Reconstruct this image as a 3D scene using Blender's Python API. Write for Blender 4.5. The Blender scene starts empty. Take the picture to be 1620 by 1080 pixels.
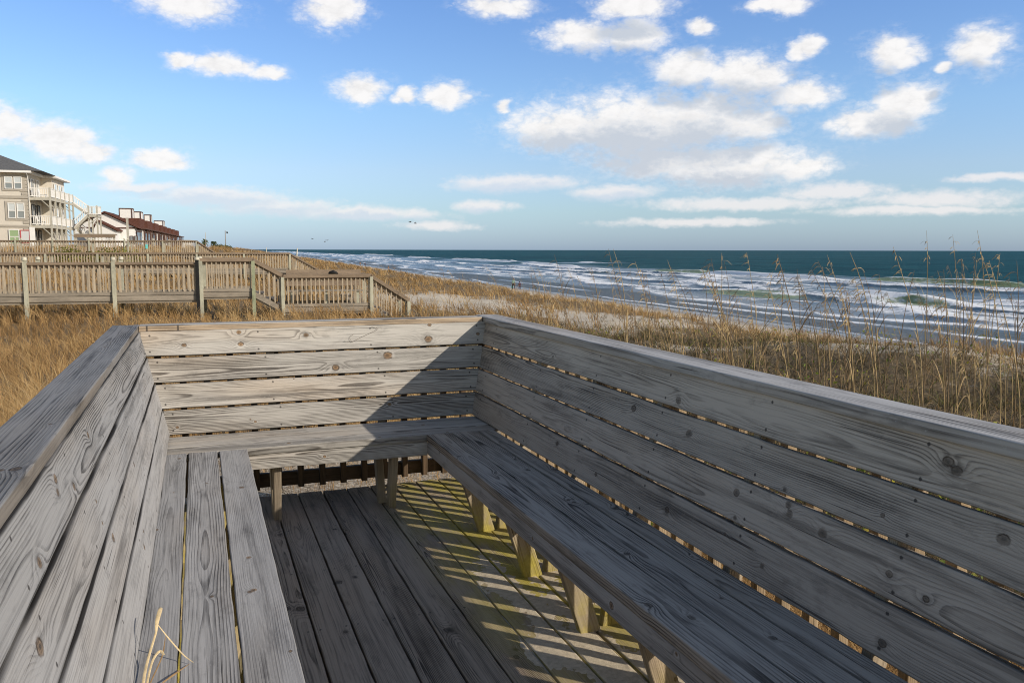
import bpy, math, random
import numpy as np
from math import radians as R, sin, cos, tan, pi
from mathutils import Vector, Matrix, Euler

random.seed(11)
scene = bpy.context.scene
COL = scene.collection
CAM_Z = 1.464                      # camera height over the deck boards (deck top is z = 0)
YAW = R(20.58)                     # camera looks 20.6 degrees to the right of the deck boards
HEAD = R(3.4)                      # the shore runs 3.4 degrees to the right of the deck boards
SEA_Z = -4.85

# ------------------------------------------------------------------ noise
def _h(i, j, s):
    i = i.astype(np.int64); j = j.astype(np.int64)
    n = (i * 374761393 + j * 668265263 + int(s) * 974634541) & 0xFFFFFFFF
    n = ((n ^ (n >> 13)) * 1274126177) & 0xFFFFFFFF
    n = (n ^ (n >> 16)) & 0xFFFFFFFF
    return n.astype(np.float64) / 4294967295.0

def vn(x, y=0.0, s=0):
    x, y = np.broadcast_arrays(np.asarray(x, float), np.asarray(y, float))
    i = np.floor(x); j = np.floor(y); fx = x - i; fy = y - j
    fx = fx * fx * (3 - 2 * fx); fy = fy * fy * (3 - 2 * fy)
    a = _h(i, j, s); b = _h(i + 1, j, s); c = _h(i, j + 1, s); d = _h(i + 1, j + 1, s)
    return (a * (1 - fx) + b * fx) * (1 - fy) + (c * (1 - fx) + d * fx) * fy

def fbm(x, y=0.0, s=0, o=4):
    t = 0.0; a = 1.0; n = 0.0
    for k in range(o):
        t = t + a * vn(np.asarray(x) * 2 ** k + 17.3 * k, np.asarray(y) * 2 ** k + 9.1 * k, s + k); n += a; a *= .5
    return t / n

def sst(a, b, x):
    t = np.clip((np.asarray(x, float) - a) / (b - a), 0, 1)
    return t * t * (3 - 2 * t)

# ------------------------------------------------------------------ mesh building
class Geo:
    def __init__(s):
        s.V = []; s.F = []; s.n = 0; s.A = []
    def add(s, V, faces, **attrs):
        V = np.asarray(V, float).reshape(-1, 3)
        for f in faces:
            f = np.asarray(f, np.int64)
            if f.size:
                s.F.append(f.reshape(-1, f.shape[-1]) + s.n)
        s.V.append(V); s.A.append((len(V), attrs)); s.n += len(V)
        return s
    def box(s, a, b, M=None, **at):
        x0, y0, z0 = a; x1, y1, z1 = b
        if x0 > x1: x0, x1 = x1, x0
        if y0 > y1: y0, y1 = y1, y0
        if z0 > z1: z0, z1 = z1, z0
        V = np.array([(x, y, z) for z in (z0, z1) for y in (y0, y1) for x in (x0, x1)], float)
        if M is not None:
            V = V @ np.array(M.to_3x3()).T + np.array(M.translation)
        Q = [[0, 2, 3, 1], [4, 5, 7, 6], [0, 1, 5, 4], [2, 6, 7, 3], [0, 4, 6, 2], [1, 3, 7, 5]]
        return s.add(V, [Q], **at)
    def beam(s, p, q, w, h, up=(0, 0, 1), **at):
        """rectangular bar from p to q, w wide, h deep along up"""
        p = np.array(p, float); q = np.array(q, float)
        x = (q - p) / np.linalg.norm(q - p); u = np.array(up, float)
        y = np.cross(u, x); y /= np.linalg.norm(y); z = np.cross(x, y)
        V = [c + sy * y * w / 2 + sz * z * h / 2 for c in (p, q) for sy, sz in ((-1, -1), (1, -1), (1, 1), (-1, 1))]
        Q = [[3, 2, 1, 0], [4, 5, 6, 7], [0, 1, 5, 4], [1, 2, 6, 5], [2, 3, 7, 6], [3, 0, 4, 7]]
        return s.add(V, [Q], **at)
    def tube(s, P, r, n=6, cap=True, **at):
        P = np.asarray(P, float); m = len(P); r = np.broadcast_to(np.asarray(r, float), (m,))
        T = np.gradient(P, axis=0); T /= np.linalg.norm(T, axis=1)[:, None] + 1e-12
        ref = np.array([0.31, 0.17, 0.93]) if abs(T[0][2]) < .9 else np.array([.93, .31, .17])
        V = []
        for k in range(m):
            a = np.cross(T[k], ref); a /= np.linalg.norm(a); b = np.cross(T[k], a)
            for j in range(n):
                t = 2 * pi * j / n
                V.append(P[k] + r[k] * (a * cos(t) + b * sin(t)))
        Q = [[k * n + j, k * n + (j + 1) % n, (k + 1) * n + (j + 1) % n, (k + 1) * n + j] for k in range(m - 1) for j in range(n)]
        s.add(V, [Q], **at)
        if cap:
            s.F.append(np.array([list(range(n))[::-1]]) + s.n - m * n); s.F.append(np.array([list(range(n))]) + s.n - n)
        return s
    def prism(s, poly, d, **at):
        """polygon (list of 3d points) extruded along d"""
        p = np.asarray(poly, float); n = len(p); V = np.vstack([p, p + np.asarray(d, float)])
        Q = [[i, (i + 1) % n, n + (i + 1) % n, n + i] for i in range(n)]
        s.add(V, [Q], **at)
        s.F.append(np.array([list(range(n))[::-1]]) + s.n - 2 * n); s.F.append(np.array([list(range(n))]) + s.n - n)
        return s
    def build(s, name, mat, parent=None, smooth=False, org=(0, 0, 0), loc=None):
        V = np.vstack(s.V) - np.asarray(org, float)
        me = bpy.data.meshes.new(name)
        me.vertices.add(len(V)); me.vertices.foreach_set('co', V.astype(np.float32).ravel())
        lv = np.concatenate([f.ravel() for f in s.F]).astype(np.int32)
        sz = np.concatenate([np.full(len(f), f.shape[1]) for f in s.F])
        me.loops.add(len(lv)); me.loops.foreach_set('vertex_index', lv)
        me.polygons.add(len(sz)); me.polygons.foreach_set('loop_start', np.concatenate([[0], np.cumsum(sz)[:-1]]).astype(np.int32))
        me.polygons.foreach_set('use_smooth', np.full(len(sz), bool(smooth)))
        keys = set(k for _, a in s.A for k in a)
        for k in sorted(keys):
            first = next(a[k] for _, a in s.A if k in a)
            vec = np.ndim(first) == 2
            out = []
            for n, a in s.A:
                if k in a:
                    out.append(np.broadcast_to(np.asarray(a[k], float), (n, 3) if vec else (n,)))
                else:
                    out.append(np.zeros((n, 3) if vec else n))
            at = me.attributes.new(k, 'FLOAT_VECTOR' if vec else 'FLOAT', 'POINT')
            at.data.foreach_set('vector' if vec else 'value', np.concatenate(out).astype(np.float32).ravel())
        me.update(calc_edges=True)
        me.validate()
        for m in (mat if isinstance(mat, (list, tuple)) else [mat]):
            me.materials.append(m)
        o = bpy.data.objects.new(name, me); COL.objects.link(o)
        if parent is not None: o.parent = parent
        if loc is not None: o.location = loc
        return o

def tag(o, label=None, cat=None, group=None, kind=None):
    if label: o['label'] = label
    if cat: o['category'] = cat
    if group: o['group'] = group
    if kind: o['kind'] = kind
    return o

def thing(name, label, cat, loc=(0, 0, 0), rz=0.0, group=None):
    o = bpy.data.objects.new(name, None); COL.objects.link(o)
    o.location = loc; o.rotation_euler = (0, 0, rz); o.empty_display_size = .2
    return tag(o, label, cat, group)

def copy_tree(o, parent=None):
    c = o.copy(); COL.objects.link(c)
    if parent is not None: c.parent = parent
    for ch in list(o.children): copy_tree(ch, c)
    return c

# shore frame: u to the sea, v along the beach
UH = np.array([cos(HEAD), -sin(HEAD), 0.0]); VH = np.array([sin(HEAD), cos(HEAD), 0.0])
def W(u, v, z=0.0):
    return Vector((u * UH[0] + v * VH[0], u * UH[1] + v * VH[1], z))
def to_uv(x, y):
    return x * UH[0] + y * UH[1], x * VH[0] + y * VH[1]
def bearing(px):                     # angle from the shore direction of a picture column of the photograph
    return math.atan((px - 810) / 1329.0) + YAW - HEAD
def u_at(px, v):
    return v * tan(bearing(px))

# ------------------------------------------------------------------ materials
class NT:
    def __init__(s, tree):
        s.t = tree; s.n = tree.nodes; s.l = tree.links
    def new(s, typ, **kw):
        n = s.n.new(typ)
        for k, v in kw.items(): setattr(n, k, v)
        return n
    def put(s, sock, v):
        if isinstance(v, bpy.types.NodeSocket): s.l.new(v, sock)
        elif v is not None:
            if hasattr(sock.default_value, '__len__') and not hasattr(v, '__len__'): v = [v] * len(sock.default_value)
            if hasattr(sock.default_value, '__len__') and len(sock.default_value) == 4 and len(v) == 3: v = (*v, 1)
            sock.default_value = v
    def math(s, op, a, b=None, c=None, clamp=False):
        n = s.new('ShaderNodeMath', operation=op, use_clamp=clamp)
        s.put(n.inputs[0], a)
        if b is not None: s.put(n.inputs[1], b)
        if c is not None: s.put(n.inputs[2], c)
        return n.outputs[0]
    def vec(s, op, a, b=None, c=None):
        n = s.new('ShaderNodeVectorMath', operation=op)
        s.put(n.inputs[0], a)
        if b is not None: s.put(n.inputs[1], b)
        if c is not None: s.put(n.inputs[2], c)
        return n.outputs['Value'] if op in ('LENGTH', 'DOT_PRODUCT', 'DISTANCE') else n.outputs[0]
    def mix(s, f, a, b, blend='MIX'):
        n = s.new('ShaderNodeMix', data_type='RGBA', blend_type=blend)
        s.put(n.inputs[0], f); s.put(n.inputs[6], a); s.put(n.inputs[7], b)
        return n.outputs[2]
    def noise(s, vec, scale=1.0, detail=3.0, rough=.5, dist=0.0):
        n = s.new('ShaderNodeTexNoise')
        if vec is not None: s.put(n.inputs['Vector'], vec)
        s.put(n.inputs['Scale'], scale); s.put(n.inputs['Detail'], detail)
        s.put(n.inputs['Roughness'], rough); s.put(n.inputs['Distortion'], dist)
        return n.outputs[0]
    def ramp(s, f, stops, interp='LINEAR'):
        n = s.new('ShaderNodeValToRGB'); s.put(n.inputs[0], f)
        e = n.color_ramp.elements; n.color_ramp.interpolation = interp
        while len(e) < len(stops): e.new(.5)
        for el, (p, c) in zip(e, stops):
            el.position = p; el.color = (c, c, c, 1) if not hasattr(c, '__len__') else (*c, 1)
        return n.outputs[0]
    def step(s, f, a, b):
        n = s.new('ShaderNodeMapRange', interpolation_type='SMOOTHSTEP')
        s.put(n.inputs[0], f); s.put(n.inputs[1], a); s.put(n.inputs[2], b)
        return n.outputs[0]
    def attr(s, name, vec=False):
        n = s.new('ShaderNodeAttribute', attribute_name=name)
        return n.outputs['Vector'] if vec else n.outputs['Fac']
    def sep(s, v):
        n = s.new('ShaderNodeSeparateXYZ'); s.put(n.inputs[0], v); return n.outputs
    def comb(s, x, y, z):
        n = s.new('ShaderNodeCombineXYZ')
        for i, q in enumerate((x, y, z)): s.put(n.inputs[i], q)
        return n.outputs[0]
    def bump(s, h, strength=.5, dist=.01):
        n = s.new('ShaderNodeBump'); s.put(n.inputs['Strength'], strength); s.put(n.inputs['Distance'], dist)
        s.put(n.inputs['Height'], h); return n.outputs[0]

def material(name):
    m = bpy.data.materials.new(name); m.use_nodes = True
    t = NT(m.node_tree); b = t.n['Principled BSDF']; b.inputs['Specular IOR Level'].default_value = .25
    return m, t, b

def plain(name, col, rough=.7, var=.15, scale=3.0, spec=.25, bump=0.0, stretch=(1, 1, 1)):
    m, t, b = material(name)
    tc = t.new('ShaderNodeTexCoord').outputs['Object']
    p = t.vec('MULTIPLY', tc, stretch)
    n1 = t.noise(p, scale, 5, .6)
    n2 = t.noise(p, scale * 7.3, 3, .6)
    f = t.math('ADD', t.math('MULTIPLY', n1, .65), t.math('MULTIPLY', n2, .35))
    f = t.step(f, .3, .7)
    c = t.mix(f, [x * (1 - var) for x in col], [min(1, x * (1 + var)) for x in col])
    t.put(b.inputs['Base Color'], c); b.inputs['Roughness'].default_value = rough
    b.inputs['Specular IOR Level'].default_value = spec
    if bump: t.put(b.inputs['Normal'], t.bump(f, .6, bump))
    return m

def wood(name, light, dark, tan_, moss=False, ringk=1.0, kc=((.13, .075, .035), (.24, .15, .08)), halo_k=.55, core_k=.92):
    """weathered pine; the growth rings and knots come as attributes of each sawn board"""
    m, t, b = material(name)
    bc = t.attr('bc', True); rnd = t.attr('rnd')
    off = t.comb(t.math('MULTIPLY', rnd, 37.0), t.math('MULTIPLY', rnd, 91.0), t.math('MULTIPLY', rnd, 13.0))
    p = t.vec('ADD', bc, off)
    f1 = t.noise(t.vec('MULTIPLY', p, (3.5, 190, 190)), 1, 4, .6)
    f2 = t.noise(t.vec('MULTIPLY', p, (1.6, 34, 34)), 1, 3, .55)
    bl = t.noise(t.vec('MULTIPLY', p, (2.2, 10, 10)), 1, 4, .6)
    b2 = t.noise(t.vec('MULTIPLY', p, (.9, 4, 4)), 1, 3, .5)
    spk = t.noise(t.vec('MULTIPLY', p, (90, 240, 240)), 1, 2, .6)
    ph = t.math('ADD', t.attr('phase'), t.math('MULTIPLY', f2, .7))
    fr = t.math('FRACT', ph)
    ring = t.ramp(fr, [(0, 0.0), (.45, .12), (.78, .85), (.9, 1.0), (1, .0)], 'EASE')
    amt = t.math('MULTIPLY', ring, t.math('ADD', .25, t.math('MULTIPLY', t.step(bl, .35, .65), .75)))
    amt = t.math('MULTIPLY', amt, t.math('MULTIPLY_ADD', t.math('FRACT', t.math('MULTIPLY', rnd, 7.31)), ringk * .95, ringk * .45))
    amt = t.math('MULTIPLY', amt, t.math('MULTIPLY_ADD', t.step(b2, .3, .7), .8, .5))
    k = t.math('ADD', t.math('MULTIPLY', amt, .82), t.math('MULTIPLY', t.math('SUBTRACT', f1, .5), 1.5))
    k = t.math('ADD', k, t.math('MULTIPLY', t.math('SUBTRACT', f2, .5), .6), clamp=True)
    c = t.mix(k, light, dark)
    wm = t.math('ADD', t.attr('warm'), t.math('MULTIPLY', t.math('SUBTRACT', b2, .50), 2.0), clamp=True)
    c = t.mix(t.math('MULTIPLY', wm, .75), c, t.mix(k, tan_, [x * .42 for x in tan_]))
    # broad dark weather streaks, grey blotches and pale speckle
    stk = t.noise(t.vec('MULTIPLY', p, (.75, 17, 17)), 1, 5, .68, .6)
    c = t.mix(t.math('MULTIPLY', t.step(stk, .50, .72), .62), c, [x * .72 for x in dark])
    smg = t.noise(t.vec('MULTIPLY', p, (5.5, 16, 16)), 1, 5, .7)
    c = t.mix(t.math('MULTIPLY', t.step(smg, .54, .74), .42), c, [x * .8 for x in dark])
    c = t.mix(t.math('MULTIPLY', t.step(bl, .55, .8), .4), c, [x * .8 for x in dark])
    c = t.mix(t.math('MULTIPLY', t.step(spk, .62, .78), .35), c, [min(1, x * 1.3) for x in light])
    # drying checks along the grain
    ck = t.noise(t.vec('MULTIPLY', p, (1.7, 120, 60)), 1, 1, .5)
    c = t.mix(t.math('MULTIPLY', t.step(ck, .72, .78), .75), c, (.035, .03, .026))
    # knots
    kd = t.attr('kd')
    kn = t.math('ADD', kd, t.math('MULTIPLY', t.math('SUBTRACT', f2, .5), .35))
    kn = t.math('ADD', kn, t.math('MULTIPLY', t.math('SUBTRACT', t.noise(t.vec('MULTIPLY', p, (60, 60, 60)), 1, 3, .6), .5), .75))
    halo = t.math('MULTIPLY', t.step(kn, .95, 1.1), t.math('SUBTRACT', 1, t.step(kn, 1.15, 2.1)))
    c = t.mix(t.math('MULTIPLY', halo, halo_k), c, [min(1, x * 1.22) for x in light])
    core = t.math('MULTIPLY', t.math('SUBTRACT', 1, t.step(kn, .62, 1.18)), core_k)
    kr = t.math('ADD', t.step(kn, .12, .72), t.math('MULTIPLY', t.math('SUBTRACT', t.math('FRACT', t.math('MULTIPLY', kn, 4.3)), .5), .5), clamp=True)
    c = t.mix(core, c, t.mix(kr, kc[0], t.mix(t.step(f1, .35, .65), kc[1], [x * 1.5 for x in kc[1]])))
    smk = t.math('MULTIPLY', t.math('SUBTRACT', 1, t.step(kn, .9, 2.6)), t.step(smg, .42, .62))
    c = t.mix(t.math('MULTIPLY', smk, .55), c, [x * .6 for x in dark])
    rim = t.math('MULTIPLY', t.step(kn, .70, .92), t.math('SUBTRACT', 1, t.step(kn, .96, 1.3)))
    c = t.mix(t.math('MULTIPLY', t.math('MULTIPLY', rim, t.step(f2, .38, .6)), .85), c, (.045, .03, .02))
    nail = t.math('SUBTRACT', 1, t.step(t.attr('nail'), .7, 1.3))
    c = t.mix(t.math('MULTIPLY', nail, .85), c, (.035, .03, .028))
    gr = t.math('ADD', t.attr('edge_dark'), t.math('MULTIPLY', t.math('MULTIPLY', t.attr('edge_dark'), t.math('SUBTRACT', f2, .5)), 1.2), clamp=True)
    c = t.mix(gr, c, (.022, .020, .018))  # board colour darkened along the long edges
    tone = t.attr('tone')
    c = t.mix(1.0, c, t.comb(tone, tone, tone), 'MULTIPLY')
    hgt = t.math('ADD', t.math('MULTIPLY', amt, -.8), t.math('MULTIPLY', f1, .9))
    hgt = t.math('SUBTRACT', hgt, t.math('MULTIPLY', t.step(ck, .72, .78), 1.2))
    if moss:
        g = t.new('ShaderNodeNewGeometry').outputs['Position']
        x, y, z = t.sep(g)
        n = t.noise(t.vec('MULTIPLY', g, (7, 2.2, 5)), 1, 5, .65)
        a = t.math('MULTIPLY', t.math('MULTIPLY', t.step(x, .84, 1.28), t.math('MULTIPLY_ADD', t.step(y, 1.9, 3.3), .65, .35)), t.math('SUBTRACT', 1, t.step(z, .06, .22)))
        lft = t.math('SUBTRACT', 1, t.step(x, .0, .2))
        a = t.math('MAXIMUM', a, lft)
        a = t.math('MULTIPLY', a, t.step(n, .33, .60))
        c = t.mix(t.math('MULTIPLY', a, .8), c, t.mix(t.noise(g, 60, 3), (.26, .215, .025), (.56, .47, .075)))
    t.put(b.inputs['Base Color'], c)
    b.inputs['Roughness'].default_value = .82; b.inputs['Specular IOR Level'].default_value = .22
    t.put(b.inputs['Normal'], t.bump(hgt, .75, .0016))
    return m

M = {}
DK = ((.022, .018, .015), (.11, .085, .062))
M['wood'] = wood('weathered_pine', (.43, .405, .365), (.105, .094, .083), (.42, .30, .185), ringk=1.7)
M['wood_grey'] = wood('grey_pine', (.335, .33, .325), (.068, .066, .066), (.29, .235, .175), kc=((.07, .05, .035), (.20, .14, .09)), halo_k=.45)
M['wood_dark'] = wood('dark_pine', (.44, .385, .325), (.085, .072, .06), (.33, .25, .17), ringk=1.25, kc=DK, halo_k=.1, core_k=.72)
M['wood_floor'] = wood('deck_pine', (.35, .282, .215), (.062, .049, .037), (.34, .235, .145), moss=True, ringk=1.2, kc=DK, halo_k=.1, core_k=.75)
M['wood_leg'] = wood('leg_pine', (.40, .33, .24), (.17, .125, .085), (.38, .26, .15), moss=True)
M['wood_new'] = wood('treated_pine', (.43, .325, .205), (.24, .165, .095), (.40, .28, .165))

# ------------------------------------------------------------------ sawn boards
_seed = [100]
def board(geo, O, ex, ey, L, Wd, T, dx=.01, dy=.0045, knots=(), nails=(), tone=1.0, warm=0.0, pith=None, rr=.004, spacing=.0062, auto=2, bow=.0015, cup=.0012, ew=0.0, edge_dark=(.35, .004)):
    """a sawn board whose show face is the plane O + x ex + y ey; ez = ex x ey points out of that face"""
    _seed[0] += 7; sd = _seed[0]; rs = np.random.default_rng(sd)
    ex = np.array(ex, float); ey = np.array(ey, float); ex /= np.linalg.norm(ex); ey /= np.linalg.norm(ey)
    ez = np.cross(ex, ey); O = np.array(O, float)
    nx = max(3, int(L / dx)); X = np.linspace(0, L, nx)
    ny = max(4, int(Wd / dy)); y0, y1 = -Wd / 2, Wd / 2
    prof = [(y, 0.0) for y in np.linspace(y0 + rr, y1 - rr, ny)]
    prof += [(y1 - rr * (1 - sin(a)), -rr * (1 - cos(a))) for a in (pi / 6, pi / 3, pi / 2)]
    prof += [(y1, z) for z in np.linspace(-rr, -T + rr, max(3, int(T / .006)))[1:]]
    prof += [(y1 - rr * .5, -T)] + [(y, -T) for y in np.linspace(y1 - rr * 2, y0 + rr * 2, 5)] + [(y0 + rr * .5, -T)]
    prof += [(y0, z) for z in np.linspace(-T + rr, -rr, max(3, int(T / .006)))]
    prof += [(y0 + rr * (1 - sin(a)), -rr * (1 - cos(a))) for a in (pi / 3, pi / 6)]
    prof = np.array(prof); m = len(prof)
    x = np.repeat(X, m); y = np.tile(prof[:, 0], nx); z = np.tile(prof[:, 1], nx)
    kn = list(knots)
    for _ in range(rs.poisson(auto * L / 2.0)):
        kn.append((rs.uniform(.03, L - .03), rs.uniform(-.42, .42) * Wd, rs.uniform(.005, .012)))
    # distance below the show face of the tree's pith, wandering along the board
    if pith is None: pith = (rs.uniform(-.5, .5) * Wd, rs.uniform(.018, .075))
    py, pd = pith
    wz = .020 * (vn(x * .9, 0, sd) - .5) + .012 * (vn(x * 2.7, 0, sd + 1) - .5) + rs.uniform(-.008, .008) * x
    wy = .020 * (vn(x * .7, 0, sd + 2) - .5)
    wob = .0035 * (vn(x * 6, y * 30, sd + 3) - .5)
    rad = np.sqrt((y - py + wy) ** 2 + (z + pd + wz) ** 2) + wob
    kd = np.full(len(x), 4.0)
    for (kx, ky, kr) in kn:
        d2 = ((x - kx) / (kr * 1.25)) ** 2 + ((y - ky) / kr) ** 2
        rad = rad + kr * 1.25 * np.exp(-(((x - kx) / (kr * 4.2)) ** 2 + ((y - ky) / (kr * 1.9)) ** 2))
        kd = np.minimum(kd, np.sqrt(d2))
    nl = np.full(len(x), 4.0)
    for (ax, ay) in nails:
        nl = np.minimum(nl, np.sqrt((x - ax) ** 2 + (y - ay) ** 2) / .0058)
    # slight bow, cup and uneven edges
    zz = z + bow * 2 * (vn(x * 1.1, 3.0, sd + 5) - .5) - cup * (1 - (2 * y / Wd) ** 2) * rs.choice([-1, 1])
    yy = y * (1 + .008 * (vn(x * 2.2, np.sign(y), sd + 6) - .5)) + bow * (vn(x * .8, 1.0, sd + 7) - .5) * 2
    edge = (np.abs(y) > Wd / 2 - rr * 1.01)
    yy = yy - np.sign(y) * edge * .0042 * np.maximum(0, vn(x * 9, np.sign(y) * 3, sd + 8) - .45)
    V = O + x[:, None] * ex + yy[:, None] * ey + zz[:, None] * ez
    i = np.arange(nx - 1)[:, None] * m; j = np.arange(m)[None, :]; jn = (np.arange(m)[None, :] + 1) % m
    Q = np.stack([i + j, i + m + j, i + m + jn, i + jn], -1).reshape(-1, 4)
    Q = Q[:, ::-1]
    bc = np.stack([x, y, z], 1)
    n0 = geo.n
    at = dict(bc=bc, phase=rad / spacing, kd=kd, nail=nl, rnd=np.full(len(x), rs.uniform()), tone=np.full(len(x), tone), edge_dark=edge_dark[0] * sst(edge_dark[1], .0, Wd / 2 - np.abs(y)) * (.45 + .75 * vn(x * 5, np.sign(y), sd + 9)), warm=warm + ew * sst(.55, 1.0, -z / rr) * (np.abs(y) > Wd * .4))
    geo.add(V, [Q], **at)
    for st, rev in ((0, False), (nx - 1, True)):
        sl = slice(st * m, st * m + m)
        f = np.arange(m)[::-1] if rev else np.arange(m)
        geo.add(V[sl], [f[None, :][:, ::-1]], **{k: (v[sl]) for k, v in at.items()})

# ------------------------------------------------------------------ camera, light, sky
cam_d = bpy.data.cameras.new('camera'); cam = bpy.data.objects.new('camera', cam_d); COL.objects.link(cam)
cam_d.sensor_width = 36; cam_d.sensor_fit = 'HORIZONTAL'; cam_d.lens = 1321 / 1620 * 36
cam_d.clip_start = .05; cam_d.clip_end = 60000
cam.location = (0, 0, CAM_Z)
cam.rotation_euler = (Matrix.Rotation(-YAW, 3, 'Z') @ Matrix.Rotation(R(90 - 6.25), 3, 'X') @ Matrix.Rotation(R(.11), 3, 'Z')).to_euler()
scene.camera = cam

SUN = Vector((1, -1.03, .735)).normalized()
SUN_EL = math.asin(SUN.z); SUN_AZ = math.atan2(SUN.x, SUN.y)      # clockwise from +Y
sd = bpy.data.lights.new('sun', 'SUN'); sd.energy = 4.4; sd.angle = R(.53); sd.color = (1.0, .905, .775)
so = bpy.data.objects.new('sun', sd); COL.objects.link(so)
so.rotation_euler = SUN.to_track_quat('Z', 'Y').to_euler(); so.location = (20, -20, 20)

world = bpy.data.worlds.new('World'); scene.world = world; world.use_nodes = True
def build_sky():
    t = NT(world.node_tree); bg = t.n['Background']
    sky = t.new('ShaderNodeTexSky', sky_type='NISHITA')
    sky.sun_disc = False; sky.sun_elevation = SUN_EL; sky.sun_rotation = SUN_AZ
    sky.altitude = 0; sky.air_density = 1.0; sky.dust_density = .35; sky.ozone_density = 3.0
    d = t.new('ShaderNodeTexCoord').outputs['Generated']
    x, y, z = t.sep(d)
    az = t.math('MULTIPLY', t.math('ARCTAN2', x, y), 180 / pi)
    el = t.math('MULTIPLY', t.math('ARCSINE', z), 180 / pi)
    p0 = t.comb(az, el, 0)
    tint = t.ramp(t.math('DIVIDE', el, 90.0, clamp=True), [(0.0, (.27, .365, .63)), (.028, (.39, .45, .57)), (.058, (.50, .51, .59)), (.10, (.53, .58, .655)), (.19, (.47, .55, .70)), (.30, (.50, .53, .60)), (.42, (.62, .535, .48)), (1, (.64, .535, .47))])  # highest stops, above the view, warmed to take blue out of the shade
    # warm tint added to the unseen sky behind, cutting blue fill in shade
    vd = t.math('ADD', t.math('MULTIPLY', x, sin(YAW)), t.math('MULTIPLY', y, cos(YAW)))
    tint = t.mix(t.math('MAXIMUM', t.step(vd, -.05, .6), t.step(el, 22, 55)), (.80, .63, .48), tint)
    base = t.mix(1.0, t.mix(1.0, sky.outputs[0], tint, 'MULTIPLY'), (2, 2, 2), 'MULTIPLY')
    # ragged edges: warp the cloud map with two scales of noise
    def wnoise(v, sc, det, amp, rough=.55):
        n = t.new('ShaderNodeTexNoise'); t.put(n.inputs['Vector'], v); t.put(n.inputs['Scale'], sc)
        t.put(n.inputs['Detail'], det); t.put(n.inputs['Roughness'], rough)
        return t.vec('MULTIPLY', t.vec('SUBTRACT', n.outputs['Color'], (.5, .5, .5)), amp)
    q0 = t.vec('MULTIPLY', p0, (1, 1.7, 1))
    p = t.vec('ADD', p0, wnoise(q0, .33, 2, (2.6, 1.2, 0)))
    p = t.vec('ADD', p, wnoise(q0, 1.3, 4, (.55, .45, 0), .5))
    def to_ae(px, py):
        dv = Vector(((px - 810) / 1321, (540 - py) / 1321, -1)); dv.rotate(cam.rotation_euler); dv.normalize()
        return math.degrees(math.atan2(dv.x, dv.y)), math.degrees(math.asin(dv.z))
    def field(vec, blobs):
        best = None
        for (px, py, rx, ry) in blobs:
            a, e = to_ae(px, py); a2, _ = to_ae(px + rx, py); _, e2 = to_ae(px, py - ry)
            sa, se = 1 / max(.15, abs(a2 - a)), 1 / max(.15, abs(e2 - e))
            dd = t.vec('LENGTH', t.vec('MULTIPLY_ADD', vec, (sa, se, 0), (-a * sa, -e * se, 0)))
            best = dd if best is None else t.math('MINIMUM', best, dd)
        return best
    C = [(895, 203, 92, 40), (1000, 203, 130, 56), (1105, 192, 120, 44), (1190, 195, 52, 24), (1040, 258, 85, 24), (1150, 260, 130, 36), (1262, 268, 62, 17),
         (1090, 112, 58, 30), (1180, 122, 70, 36), (1262, 150, 58, 22), (930, 55, 66, 24), (1005, 55, 48, 30), (1000, 8, 62, 22),
         (1385, 192, 80, 26), (1435, 165, 48, 36), (1405, 85, 40, 30), (1550, 80, 54, 34), (1488, 108, 15, 10), (1277, 74, 26, 18), (1107, 42, 20, 15), (1228, 8, 46, 14),
         (785, 8, 52, 20), (525, 14, 46, 32), (298, 8, 72, 26), (290, 98, 26, 12), (350, 106, 44, 17), (420, 115, 32, 13),
         (570, 144, 42, 21), (708, 152, 36, 21), (650, 152, 20, 12), (8, 198, 46, 30), (90, 220, 74, 28), (152, 237, 36, 16), (252, 250, 44, 16), (190, 278, 28, 15), (795, 168, 14, 8)]
    LOW = [(330, 310, 140, 19), (430, 327, 120, 17), (575, 338, 140, 14), (215, 296, 90, 10), (810, 290, 112, 16), (970, 304, 78, 14), (762, 326, 48, 12),
           (1320, 304, 110, 15), (1490, 316, 150, 18), (1570, 281, 90, 8), (1180, 322, 190, 12), (1450, 334, 190, 9), (690, 357, 70, 9), (1100, 352, 160, 8)]
    det = t.noise(q0, 1.9, 4, .55)
    vo = t.new('ShaderNodeTexVoronoi', voronoi_dimensions='2D', feature='F1', normalize=True)
    t.put(vo.inputs['Vector'], t.vec('ADD', q0, wnoise(q0, 1.1, 2, (.7, .7, 0)))); vo.inputs['Scale'].default_value = .62; vo.inputs['Detail'].default_value = 3.0; vo.inputs['Roughness'].default_value = .62; vo.inputs['Lacunarity'].default_value = 2.1
    cell = vo.outputs['Distance']
    dn = t.math('ADD', t.math('MULTIPLY', t.math('SUBTRACT', cell, .33), 1.15), t.math('MULTIPLY', t.math('SUBTRACT', det, .5), .6))
    f = t.math('ADD', field(p, C), dn)
    dens = t.math('SUBTRACT', 1, t.step(f, .50, 1.30))
    up = t.vec('ADD', p, (.4, 1.5, 0))
    fu = t.math('ADD', field(up, C[:22]), t.math('MULTIPLY', dn, .7))
    under = t.math('SUBTRACT', 1, t.step(fu, .40, 1.15))
    fl = t.math('ADD', field(t.vec('MULTIPLY_ADD', t.vec('SUBTRACT', p, p0), (1.3, .55, 0), p0), LOW), t.math('MULTIPLY', dn, .8))
    dl = t.math('MULTIPLY', t.math('SUBTRACT', 1, t.step(fl, .3, 1.2)), .74)
    upl = t.math('ADD', field(t.vec('ADD', p, (0, .4, 0)), LOW[:7]), t.math('MULTIPLY', dn, .7))
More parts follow.
